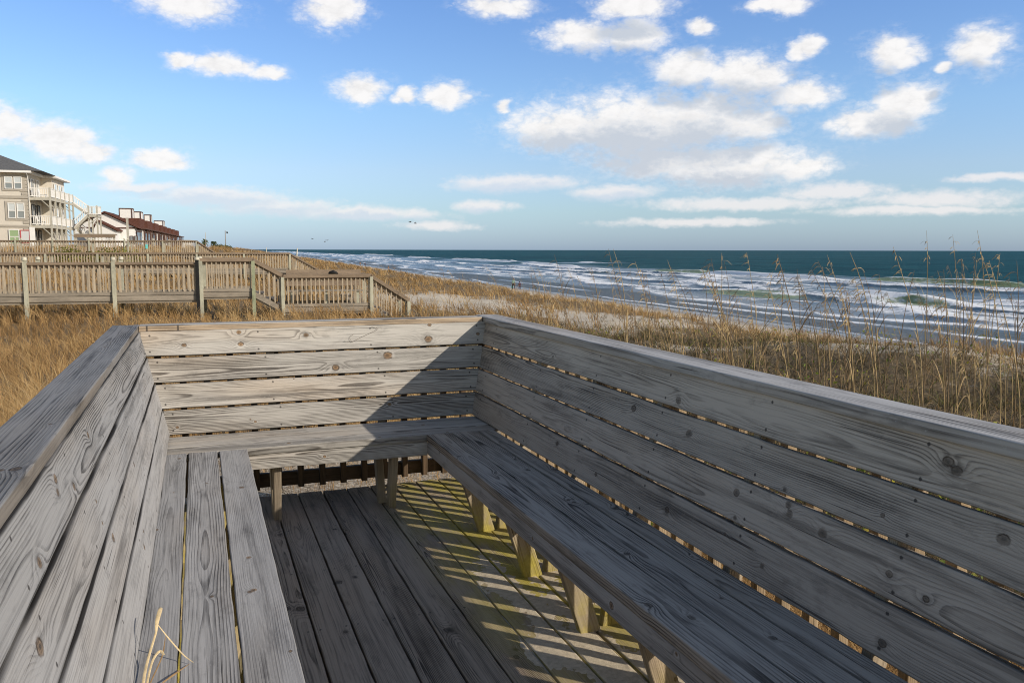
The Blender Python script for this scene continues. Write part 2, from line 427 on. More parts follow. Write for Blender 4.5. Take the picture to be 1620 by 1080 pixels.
    lowc = t.mix(t.math('SUBTRACT', 1, t.step(upl, .3, 1.0)), (CLOUD[0] * .96, CLOUD[1] * .93, CLOUD[2] * .93), (CLOUD[0] * .72, CLOUD[1] * .78, CLOUD[2] * .88))
    c = t.mix(dl, base, lowc)
    cc = t.mix(under, t.mix(t.step(cell, .15, .6), CLOUD, [q * .86 for q in CLOUD]), (CLOUD[0] * .60, CLOUD[1] * .66, CLOUD[2] * .745))
    veil = t.math('MULTIPLY', t.math('SUBTRACT', 1, t.step(f, .95, 1.75)), t.step(det, .38, .66))
    c = t.mix(t.math('MULTIPLY', veil, .22), c, CLOUD)
    c = t.mix(t.math('MULTIPLY', dens, .96), c, cc)
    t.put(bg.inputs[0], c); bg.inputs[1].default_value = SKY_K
    world.cycles.sampling_method = 'MANUAL'; world.cycles.sample_map_resolution = 512
SKY_K = .129
CLOUD = (7.7, 7.55, 7.45)
build_sky()
vs = scene.view_settings
vs.view_transform = 'Standard'; vs.look = 'None'; vs.exposure = 0.0; vs.gamma = 1.0; vs.use_curve_mapping = False
scene.cycles.filter_width = 1.05; scene.cycles.max_bounces = 6; scene.cycles.diffuse_bounces = 3; scene.cycles.transparent_max_bounces = 8

#@@NEXT
# ------------------------------------------------------------------ the deck
TILT = math.atan(.2474); ST, CT = sin(TILT), cos(TILT)
PITCH = .1457; BW = .1397
YN = -.8                                            # near end of the two side benches
X_ = np.array([1, 0, 0.]); Y_ = np.array([0, 1, 0.]); Z_ = np.array([0, 0, 1.])

M['wood_shaded'] = wood('shaded_pine', (.12, .08, .05), (.05, .034, .02), (.11, .066, .036))  # railing pine with the end bench's shade put into the colour
deck = thing('wooden_deck', 'weathered plank deck floor with mossy yellow stains, inside the U of benches', 'deck', (.7, 2.5, 0))
g = Geo()
floor_knots = {0: [(.347, 3.384, .017), (.349, 4.339, .012)], 1: [(.520, 3.592, .009), (.487, 3.109, .010)], 2: [(.535, 3.60, .015), (.614, 3.636, .009)], 4: [(.861, 2.982, .018)]}
for k in range(-5, 11):
    xc = .373 - PITCH / 2 + k * PITCH
    kn = [(y - 1.0, -(x - xc), r) for (x, y, r) in floor_knots.get(k, [])]
    vis = -1 < k < 10
    nl = [(yy, s * .05) for yy in (3.98, 3.38, 2.77, 2.16, 1.2, .6) for s in (-1, 1)]
    board(g, (xc, 1.0, 0), Y_, -X_, 4.066 + random.uniform(-.006, .006), BW, .036, dx=.009 if vis else .05, dy=.004 if vis else .02, knots=kn, nails=nl, tone=random.uniform(.86, 1.12), auto=.7, spacing=.0052)
    board(g, (xc, -2.6, 0), Y_, -X_, 3.594, BW, .036, dx=.06, dy=.02, tone=random.uniform(.86, 1.12), auto=0)
g.build('decking', M['wood_floor'], deck, True, org=(.7, 2.5, 0))
g = Geo()
for y in (5.03, 4.2, 3.4, 2.6, 1.8, 1.0, .2, -.7, -1.6, -2.5):
    board(g, (-.42, y, -.12), X_, Z_, 2.24, .155, .038, dx=.08, dy=.03, auto=0, tone=.8)
g.build('joist', M['wood_leg'], deck, True, org=(.7, 2.5, 0))
for px_, py_ in ((-.3, 4.9), (1.7, 4.9), (-.3, 2.2), (1.7, 2.2), (-.3, -.8), (1.7, -.8)):
    g = Geo(); board(g, (px_, py_ - .045, -1.3), Z_, X_, 1.26, .09, .09, dx=.08, dy=.03, auto=0)
    g.build('support_post', M['wood_leg'], deck, True, org=(.7, 2.5, 0))

def leg(geo, p, q, wd, nrm, th=.038):
    p = np.array(p, float); q = np.array(q, float); ex = (q - p) / np.linalg.norm(q - p)
    ey = np.cross(nrm, ex)
    board(geo, p, ex, ey, np.linalg.norm(q - p), wd, th, dx=.012, dy=.008, auto=.8, tone=random.uniform(.9, 1.1))

def seat_board(geo, axis, c, width, a, b, **kw):
    if axis == 'y': board(geo, (c, a, .442), Y_, -X_, b - a, width, .038, **kw)
    else: board(geo, (a, c, .442), X_, Y_, b - a, width, .038, **kw)

FINE = dict(dx=.0075, dy=.0036)
# left bench -------------------------------------------------------
bl = thing('built_in_bench', 'sunlit grey bench along the left side with broad bluish top board', 'bench', (0, 2, 0))
o_ = (0, 2, 0)
g = Geo()
seat_board(g, 'y', .1375, .137, YN, 4.437, tone=1.02, knots=[(2.541 - YN, .025, .008), (2.839 - YN, .012, .009)], **FINE, pith=(.0, .022))
seat_board(g, 'y', -.0073, .1370, YN, 4.437, tone=1.08, knots=[(3.834 - YN, -.01, .006), (2.541 - YN, -.012, .006)], **FINE, pith=(.01, .016), spacing=.0075)
seat_board(g, 'y', -.1527, .1395, YN, 4.437, tone=1.0, knots=[(3.834 - YN, .05, .006), (2.625 - YN, .04, .006)], **FINE, pith=(-.02, .03))
g.build('seat', M['wood_grey'], bl, True, org=o_)
g = Geo()
lk = {3: [(1.662, -.041, .011), (1.995, .03, .011), (1.976, .004, .009), (2.147, -.032, .010), (4.3, .0, .007)], 2: [(1.50, .015, .016), (2.319, -.036, .006), (2.336, .02, .006), (3.777, .049, .007), (4.12, -.019, .006)],
      1: [(2.387, .043, .012), (3.19, .044, .008)], 0: [(2.813, .006, .009), (2.9, .03, .006)]}
for k in range(4):
    s = .006 + k * PITCH + BW / 2 + (.002 if k == 3 else 0); wb = BW if k == 3 else .1368
    base = np.array([-.172 - s * ST, YN, .444 + s * CT])
    board(g, base, Y_, np.array([-ST, 0, CT]), 4.90 + s * ST - YN + .02, BW + (0, .001, .0005, 0)[k], .036, rr=.006, edge_dark=(1.15, .0085), knots=[(a - YN, b, r) for a, b, r in lk[k]], tone=(1.1, 1.12, 1.0, .88)[k], auto=.4, **FINE,
          nails=[(yy - YN, q) for yy in (4.78, 4.0, 3.37, 2.77, 2.16, 1.55) for q in (-.045, .045)], pith=(-.03, .03 + .01 * k))
g.build('backrest', M['wood_grey'], bl, True, org=o_)
g = Geo(); board(g, (-.387, YN, 1.042), Y_, -X_, 5.12 - YN, .1397, .038, tone=.66, ew=.7, edge_dark=(0, .004), **FINE, pith=(.01, .014), spacing=.0085, knots=[(4.2 - YN, 0, .006), (3.36 - YN, .03, .006)])
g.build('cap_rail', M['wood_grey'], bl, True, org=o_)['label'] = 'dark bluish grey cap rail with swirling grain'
g = Geo(); board(g, (.196, YN, .364), Y_, Z_, 4.437 - YN, .078, .036, dx=.03, dy=.01)
g.build('fascia', M['wood_leg'], bl, True, org=o_)
for y in (4.05, 3.40, 2.77, 2.16, 1.55, .95, .35, -.25):
    for p, q in (((-.005, y, -.008), (.125, y, .404)), ((-.125, y + .04, -.008), (-.215, y + .04, .404))):
        g = Geo(); leg(g, p, q, .085, -Y_); g.build('leg', M['wood_leg'], bl, True, org=o_)
    g = Geo(); leg(g, (-.19, y + .04, .30), (-.368, y + .04, 1.0), .085, -Y_); g.build('backrest_post', M['wood_leg'], bl, True, org=o_)

# back bench -------------------------------------------------------
bb = thing('built_in_bench', 'bench across the far end, half in sun and half in shade, with brown knots', 'bench', (.7, 4.7, 0))
o_ = (.7, 4.7, 0)
g = Geo()
seat_board(g, 'x', 4.511, .138, -.21, 1.60, tone=1.05, knots=[(.9 + .21, -.05, .008)], **FINE)
seat_board(g, 'x', 4.6567, .1395, -.21, 1.60, tone=1.1, **FINE)
seat_board(g, 'x', 4.795, .125, -.21, 1.60, tone=1.05, **FINE)
g.build('seat', M['wood'], bb, True, org=o_)
g = Geo()
bk = {3: [(-.086, -.014, .010), (.208, .05, .0105), (.215, -.019, .0125), (.582, .022, .0115), (1.32, -.029, .019), (1.333, .06, .010), (1.642, -.007, .010)], 2: [(.744, -.032, .017), (1.059, .026, .022)], 1: [(.5, .06, .004)],
      0: [(.276, -.025, .006), (-.136, -.027, .007), (1.05, .024, .010), (.25, -.01, .004)]}
for k in range(4):
    s = .006 + k * PITCH + BW / 2 + (.002 if k == 3 else 0); wb = BW if k == 3 else .1368
    zc = .444 + s * CT
    xl = -.172 - s * ST - .012; xr = 1.563 + s * ST + .012
    base = np.array([xl, 4.867 + s * ST, zc])
    board(g, base, X_, np.array([0, ST, CT]), xr - xl, wb, .036, edge_dark=(.7, .005), knots=[(a - xl, b, r) for a, b, r in bk[k]], tone=(.94, 1.08, .98, 1.1)[k], auto=0, **FINE,
          nails=[(.045, -.045), (.045, .045), (xr - xl - .06, -.045), (xr - xl - .06, .045), (.62, -.05), (.62, .05), (1.27, -.05), (1.27, .05)], pith=((.02, .021), (.0, .045), (-.01, .03), (.03, .06))[k], spacing=(.0075, .006, .0065, .0055)[k])
g.build('backrest', M['wood'], bb, True, org=o_)
g = Geo(); board(g, (-.315, 5.092, 1.042), X_, Y_, 1.998, .1397, .038, tone=1.1, warm=.05, ew=.9, edge_dark=(0, .004), **FINE, pith=(.0, .05), nails=[(.04, -.067), (.2, -.067)])
g.build('cap_rail', M['wood'], bb, True, org=o_)['label'] = 'pale cap rail with tan edge'
g = Geo(); board(g, (.2, 4.450, .364), X_, Z_, 1.166 - .2, .084, .036, dx=.008, dy=.004, tone=1.05, knots=[(.40, 0, .007)])
g.build('fascia', M['wood'], bb, True, org=o_)
for x, dxr in ((.378, .0), (1.012, -.037)):
    g = Geo(); leg(g, (x - .038, 4.625, -.008), (x - .038, 4.515, .404), .08, -X_, .040); g.build('leg', M['wood_leg'], bb, True, org=o_)
    g = Geo(); leg(g, (x - .038 + dxr, 4.715, -.008), (x - .038 + dxr, 4.84, .404), .08, -X_, .040); g.build('leg', M['wood_leg'], bb, True, org=o_)
    g = Geo(); leg(g, (x - .02, 4.90, .30), (x - .02, 5.062, 1.0), .06, -X_, .040); g.build('backrest_post', M['wood_leg'], bb, True, org=o_)

# right bench -------------------------------------------------------
br = thing('built_in_bench', 'long shaded dark bench along the right side facing away from the sea', 'bench', (1.4, 2, 0))
o_ = (1.4, 2, 0)
g = Geo()
seat_board(g, 'y', 1.232, .142, YN, 4.437, tone=1.0, knots=[(1.917 - YN, -.026, .011), (3.537 - YN, -.017, .007), (3.9 - YN, .05, .01)], **FINE)
seat_board(g, 'y', 1.381, .1445, YN, 4.437, tone=.95, knots=[(2.973 - YN, -.065, .010), (2.002 - YN, -.035, .006)], **FINE)
seat_board(g, 'y', 1.5065, .094, YN, 4.437, tone=.92, **FINE)
g.build('seat', M['wood_dark'], br, True, org=o_)
g = Geo()
rk = {3: [(1.484, .016, .012), (2.679, -.04, .013)], 2: [(2.987, .022, .013), (2.564, .005, .014), (1.301, .027, .013), (2.014, -.055, .006)], 1: [(1.825, .02, .014), (2.229, .024, .012), (2.208, -.055, .008), (1.573, -.006, .009)],
      0: [(2.588, .002, .011), (3.167, -.011, .009), (2.031, -.007, .008), (1.544, -.029, .010), (3.603, .027, .01)]}
YS = 5.03
for k in range(4):
    s = .003 + k * PITCH + BW / 2 + (.003 if k == 3 else 0); wb = BW if k == 3 else .1368
    base = np.array([1.563 + s * ST, 4.90 + s * ST + .02, .444 + s * CT]); y0 = base[1]
    board(g, base, -Y_, np.array([ST, 0, CT]), y0 - YN, wb, .036, edge_dark=(.6, .005), knots=[(y0 - a, b, r) for a, b, r in rk[k]], tone=(.92, 1.06, .98, 1.12)[k], auto=.5, **FINE,
          nails=[(y0 - yy, q) for yy in (4.78, 4.0, 3.37, 2.77, 2.16, 1.55) for q in (-.045, .045)], bow=.0022)
g.build('backrest', M['wood_dark'], br, True, org=o_)
g = Geo(); board(g, (1.761, YN, 1.042), Y_, -X_, 5.18 - YN, .148, .038, tone=1.25, ew=.5, edge_dark=(0, .004), **FINE, pith=(.02, .022), spacing=.007)
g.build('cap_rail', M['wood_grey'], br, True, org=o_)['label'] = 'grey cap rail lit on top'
g = Geo(); board(g, (1.166, 4.45, .366), -Y_, Z_, 4.45 - YN, .076, .036, tone=1.1, warm=.35, **FINE)
g.build('fascia', M['wood_grey'], br, True, org=o_)
for y in (4.01, 3.36, 2.775, 2.16, 1.55, .95, .35, -.25):
    for p, q in (((1.372, y, -.008), (1.238, y, .404)), ((1.475, y + .03, -.008), (1.545, y + .03, .404))):
        g = Geo(); leg(g, p, q, .085, -Y_); g.build('leg', M['wood_leg'], br, True, org=o_)
    g = Geo(); leg(g, (1.60, y + .03, .40), (1.742, y + .03, 1.0), .06, -Y_); g.build('backrest_post', M['wood_leg'], br, True, org=o_)

# guard railings behind the backrests ---------------------------------
def railing(label, axis, c, sgn, a, b, start, mat='wood_new'):
    t = thing('deck_railing', label, 'railing', ((a + b) / 2, c, 0) if axis == 'x' else (c, (a + b) / 2, 0))
    og = tuple(t.location)
    g = Geo()
    n = int((b - a) / .129)
    for k in range(n):
        s = start + .129 * k
        if not a < s < b: continue
        if axis == 'x': board(g, (s, c, .03), Z_, -X_ * sgn, .97, .036, .036, dx=.05, dy=.012, auto=0, rr=.002, tone=random.uniform(.9, 1.1), bow=0)
        else: board(g, (c, s, .03), Z_, Y_ * sgn, .97, .036, .036, dx=.05, dy=.012, auto=0, rr=.002, tone=random.uniform(.9, 1.1), bow=0)
    g.build('baluster_row', M[mat], t, True, org=og)
    for nm, z, h in (('bottom_rail', .078, .086), ('top_rail', .958, .086)):
        g = Geo()
        if axis == 'x': board(g, (b, c + .038 * sgn, z), -X_, Z_ * sgn, b - a, h, .036, dx=.06, dy=.012, auto=0) if sgn < 0 else board(g, (a, c + .038, z), X_, Z_, b - a, h, .036, dx=.03, dy=.01, auto=2)
        else:
            if sgn > 0: board(g, (c + .038, b, z), -Y_, Z_, b - a, h, .036, dx=.04, dy=.012, auto=1)
            else: board(g, (c - .038, a, z), Y_, Z_, b - a, h, .036, dx=.04, dy=.012, auto=1)
        g.build(nm, M[mat], t, True, org=og)
    for s in ((a + .045, b - .045) if axis == 'x' else (a + .045, a + 1.9, b - 1.9, b - .045)):
        g = Geo()
        if axis == 'x': board(g, (s, c + .078 * sgn, -1.2), Z_, X_, 2.2, .09, .09, dx=.06, dy=.02, auto=0)
        else: board(g, (c + .078 * sgn + (.09 if sgn > 0 else 0), s, -1.2), Z_, Y_, 2.2, .09, .09, dx=.06, dy=.02, auto=0)
        g.build('post', M[mat], t, True, org=og)
    return t
railing('far railing of thin balusters seen through the gaps behind the end bench', 'x', 5.09, 1, -.40, 1.80, -.101 - .129 * 2, 'wood_shaded')
railing('seaward railing of sunlit thin balusters behind the shaded right bench', 'y', 1.735, 1, YN, 5.08, 1.886 - .129 * 20)
railing('landward railing of thin balusters behind the sunlit left bench', 'y', -.362, -1, YN, 5.08, 1.90 - .129 * 20)

# wind-blown sand on the boards, a dry leaf sprig and twigs -------------
def drift():
    xs = np.arange(.80, 1.72, .007); ys = np.arange(1.2, 4.9, .010)
    Xg, Yg = np.meshgrid(xs, ys, indexing='ij')
    m = sst(.93, 1.25, Xg) * (.35 + .65 * sst(4.5, 3.3, Yg))
    h = .011 * (fbm(Xg * 4.5, Yg * 2.6, 5, 5) - .60 + .20 * m) - .0045 * (1 - m)
    gap = np.abs(((Xg - .373) / PITCH + .5) % 1 - .5) * PITCH
    h = np.where(gap < .006, h - .02, h) + .0012 * (vn(Xg * 90, Yg * 90, 8) - .5)
    h = np.clip(h, -.03, .006)
    n, k = Xg.shape; i = np.arange(n - 1)[:, None] * k; j = np.arange(k - 1)[None, :]
    Q = np.stack([i + j, i + k + j, i + k + j + 1, i + j + 1], -1).reshape(-1, 4)
    V = np.stack([Xg, Yg, h], -1).reshape(-1, 3)
    keep = (V[Q][:, :, 2].max(1) > -.004)
    gg = Geo(); gg.add(V, [Q[keep]])
    tag(gg.build('sand_drift', M['deck_sand'], None, True), 'thin pale sand blown over the floor boards beside the right bench legs', 'sand', kind='stuff')
M['deck_sand'] = plain('blown_sand', (.50, .43, .32), .95, .22, 40, .1, .002)
drift()

M['dry_leaf'] = plain('dry_leaf', (.60, .47, .27), .7, .25, 30, .25)
M['dry_leaf_brown'] = plain('dry_leaf_brown', (.30, .19, .09), .8, .25, 30, .2)
def curve(pts, n=14):
    P = np.array(pts, float); t = np.linspace(0, 1, len(P)); tt = np.linspace(0, 1, n)
    # smooth interpolation through the control points
    out = np.stack([np.interp(tt, t, P[:, k]) for k in range(3)], 1)
    for _ in range(3): out[1:-1] = (out[:-2] + 2 * out[1:-1] + out[2:]) / 4
    return out
sp = thing('dry_leaf_sprig', 'curled straw coloured dry leaf sprig lying on the left bench seat', 'dry leaf', (-.13, 2.25, .445))
def strip(geo, pts, w, n=14, nrm=(0, -.5, .85)):
    P = curve(pts, n); T = np.gradient(P, axis=0); T /= np.linalg.norm(T, axis=1)[:, None]
    S = np.cross(T, np.array(nrm)); S /= np.linalg.norm(S, axis=1)[:, None]
    ww = np.interp(np.linspace(0, 1, n), np.linspace(0, 1, len(w)), w)[:, None]
    N = np.cross(S, T)
    V = np.concatenate([P + S * ww, P + N * ww * .5, P - S * ww]); q = np.arange(n - 1)
    Q = np.concatenate([np.stack([q, q + 1, q + n + 1, q + n], 1), np.stack([q + n, q + n + 1, q + 2 * n + 1, q + 2 * n], 1)])
    geo.add(V, [Q])
sp.location.y -= .20; sp.scale = (.85, .85, .85)
g = Geo()
strip(g, [(-.15, 2.10, .452), (-.16, 2.22, .47), (-.145, 2.33, .50), (-.128, 2.40, .53), (-.125, 2.44, .545)], [.003, .0042, .0035, .003, .0015])
strip(g, [(-.13, 2.38, .53), (-.127, 2.42, .555), (-.118, 2.47, .57), (-.122, 2.50, .56)], [.002, .006, .0065, .002])
strip(g, [(-.15, 2.18, .46), (-.138, 2.29, .495), (-.117, 2.33, .505), (-.106, 2.30, .50)], [.003, .003, .0045, .003])
strip(g, [(-.125, 2.42, .54), (-.095, 2.40, .50), (-.055, 2.355, .462), (-.03, 2.33, .45)], [.0012, .002, .002, .0008])
strip(g, [(-.15, 2.12, .452), (-.135, 2.14, .46), (-.12, 2.15, .458)], [.008, .008, .002])
g.build('leaf_blade', M['dry_leaf'], sp, True, org=(-.13, 2.25, .445))
g = Geo(); strip(g, [(-.145, 2.15, .452), (-.118, 2.21, .458), (-.085, 2.26, .455), (-.04, 2.33, .448)], [.001, .002, .0035, .0008]); strip(g, [(-.14, 2.2, .47), (-.11, 2.32, .49), (-.105, 2.4, .51)], [.002, .002, .001])
g.build('leaf_stem', M['dry_leaf_brown'], sp, True, org=(-.13, 2.25, .445))
M['twig'] = plain('twig', (.12, .085, .06), .85, .2, 40)
g = Geo(); g.tube(curve([(1.02, 4.93, .03), (1.06, 4.95, .015), (1.10, 4.96, .03), (1.12, 5.0, .06), (1.11, 5.03, .10)]), [.004] * 14, 6); g.tube(curve([(1.10, 4.96, .03), (1.14, 4.95, .02), (1.17, 4.93, .012)]), [.003] * 14, 5)
tag(g.build('dead_twig', M['twig'], None, True), 'small crooked dead twig at the far end of the deck boards', 'twig')
def onback(x, s): return (x, 4.867 + s * ST - .006 * CT, .444 + s * CT + .003)
g = Geo(); g.tube(curve([onback(.80, .49), onback(.85, .48), onback(.90, .51), onback(.98, .54), onback(1.02, .56), onback(.97, .57)], 18), [.0009] * 18, 5); g.tube(curve([onback(.85, .48), onback(.83, .51), onback(.86, .53)]), [.0007] * 14, 5)
tag(g.build('dry_tendril', M['twig'], None, True), 'thin curled dry tendril clinging to the top board of the far backrest', 'tendril')
#@@NEXT
# ------------------------------------------------------------------ the ground: one sheet from the houses over the dune to below the sea
def ground_z(u, v):
    u = np.asarray(u, float); v = np.asarray(v, float)
    z = -.50 - .030 * np.clip(u - 1.5, 0, 12)
    sv = sst(15, 95, v)
    z = z + 1.95 * sv * sst(6 + 4 * sv, -14 + 9 * sv, u)
    z = z + 1.1 * sst(-20, -60, u)
    hum = (fbm(u * .22, v * .16, 21, 3) - .5) * .55 + (fbm(u * .8, v * .7, 22, 3) - .5) * .22
    z = z + hum * sst(1.5, 5, np.hypot(u - .7, v - 1.5)) * sst(22, 14, u)
    z = z + + .0 + .50 * np.exp(-((u - 11.6) / 2.6) ** 2 - ((v - 11.5) / 5.5) ** 2)
    uc = 14.0 + 1.6 * (fbm(v * .06, 3.0, 23, 3) - .5) * 2
    beach = -3.9 - .0425 * (np.maximum(u, 20) - 21) + .05 * (fbm(u * .3, v * .1, 24, 3) - .5)
    s = sst(uc - .8, uc + 8, u)
    return z * (1 - s) + beach * s

def veg(u, v):
    """how thickly grass grows, 0..1"""
    d = .44 + 1.0 * fbm(u * .28, v * .17, 31, 4) + .9 * (fbm(u * 1.3, v * 1.1, 35, 3) - .42)
    for (a, b, ra, rb, k) in ((8.0, 33, 3.2, 10, 1.0), (4.2, 41, 2.6, 6, .7), (10.6, 24, 1.8, 5, .9), (11.9, 12.2, 1.5, 4.2, .8), (9.0, 16, 1.4, 1.8, .5), (13.4, 8.5, 1.0, 3, .6)):
        d = d - k * .95 * np.exp(-(((u - a) / ra) ** 2 + ((v - b) / rb) ** 2) * 1.2)
    d = d - sst(15.5, 19.5, u + 3.0 * (fbm(v * .12, u * .1, 33, 3) - .5)) * 2
    return np.clip(d, 0, 1)

def axis(dense, lo, hi, step, grow):
    a = list(np.arange(dense[0], dense[1] + 1e-6, step)); s = step
    while a[-1] < hi: s *= grow; a.append(a[-1] + s)
    s = step; b = []; x = dense[0]
    while x > lo: s *= grow; x -= s; b.append(x)
    return np.array(b[::-1] + a)

def sheet(us, vs_):
    U, V = np.meshgrid(us, vs_, indexing='ij'); n, k = U.shape
    i = np.arange(n - 1)[:, None] * k; j = np.arange(k - 1)[None, :]
    Q = np.stack([i + j, i + k + j, i + k + j + 1, i + j + 1], -1).reshape(-1, 4)
    return U, V, Q

us = axis((-14, 24), -6000, 90, .22, 1.10); us = us[us < 100]
vs_ = axis((2, 45), -3000, 14000, .26, 1.045)
U, V, Q = sheet(us, vs_)
Zg = ground_z(U, V); vg = veg(U, V)
# keep the ground below the deck and the yard of the benches
P3 = U[..., None] * UH + V[..., None] * VH
xw, yw = P3[..., 0], P3[..., 1]
Zg = np.where((np.abs(xw - .7) < 1.6) & (yw < 5.6) & (yw > -4), np.minimum(Zg, -.42 + .06 * (fbm(xw * 3, yw * 3, 9, 3) - .5)), Zg)
P3[..., 2] = Zg
vg = vg * (1 - sst(2.6, 1.6, np.abs(xw - .9)) * sst(9.6, 8.2, yw) * .9)
chip = sst(2.6, 1.6, np.abs(xw - .9)) * sst(9.8, 8.2, yw)
def m_ground():
    m, t, b = material('dune_sand')
    g = t.new('ShaderNodeNewGeometry').outputs['Position']
    z = t.sep(g)[2]
    n1 = t.noise(g, .9, 5, .6); n2 = t.noise(g, 14, 4, .65); n3 = t.noise(g, 70, 3, .7); n4 = t.noise(g, 5.0, 5, .7)
    sand = t.mix(t.step(n1, .3, .7), (.50, .425, .32), (.62, .55, .44))
    sand = t.mix(t.math('MULTIPLY', t.step(n3, .52, .7), .35), sand, (.26, .21, .155))
    n5 = t.noise(g, 38, 2, .5)
    chips = t.mix(t.step(n5, .44, .56), (.19, .145, .095), t.mix(t.step(n2, .4, .6), (.52, .46, .37), (.34, .26, .17)))
    sand = t.mix(t.math('MULTIPLY', t.attr('chip'), .85), sand, chips)
    lit = t.mix(t.step(n2, .35, .65), (.10, .072, .044), (.26, .185, .10))
    lit = t.mix(t.step(n3, .55, .7), lit, (.42, .35, .25))
    f = t.math('ADD', t.attr('veg'), t.math('MULTIPLY', t.math('SUBTRACT', n4, .5), 1.1))
    c = t.mix(t.step(f, .32, .72), sand, lit)
    wet = t.math('SUBTRACT', 1, t.step(t.math('ADD', z, t.math('MULTIPLY', n1, .25)), -4.70, -4.48))
    c = t.mix(wet, c, (.135, .115, .092))
    t.put(b.inputs['Base Color'], c)
    t.put(b.inputs['Roughness'], t.mix(wet, (.95,) * 3, (.22,) * 3))
    t.put(b.inputs['Specular IOR Level'], t.mix(wet, (.15,) * 3, (.5,) * 3))
    h = t.math('ADD', t.math('MULTIPLY', n2, .5), t.math('MULTIPLY', n3, .25))
    nm = t.new('ShaderNodeBump'); t.put(nm.inputs['Height'], h); nm.inputs['Distance'].default_value = .05
    t.put(nm.inputs['Strength'], t.math('SUBTRACT', .7, t.math('MULTIPLY', wet, .68)))
    t.put(b.inputs['Normal'], nm.outputs[0])
    return m
M['ground'] = m_ground()
g = Geo(); g.add(P3.reshape(-1, 3), [Q], veg=vg.ravel(), chip=chip.ravel())
tag(g.build('ground', M['ground'], None, True), 'pale dune sand and wet beach running down to the sea', 'ground', kind='structure')

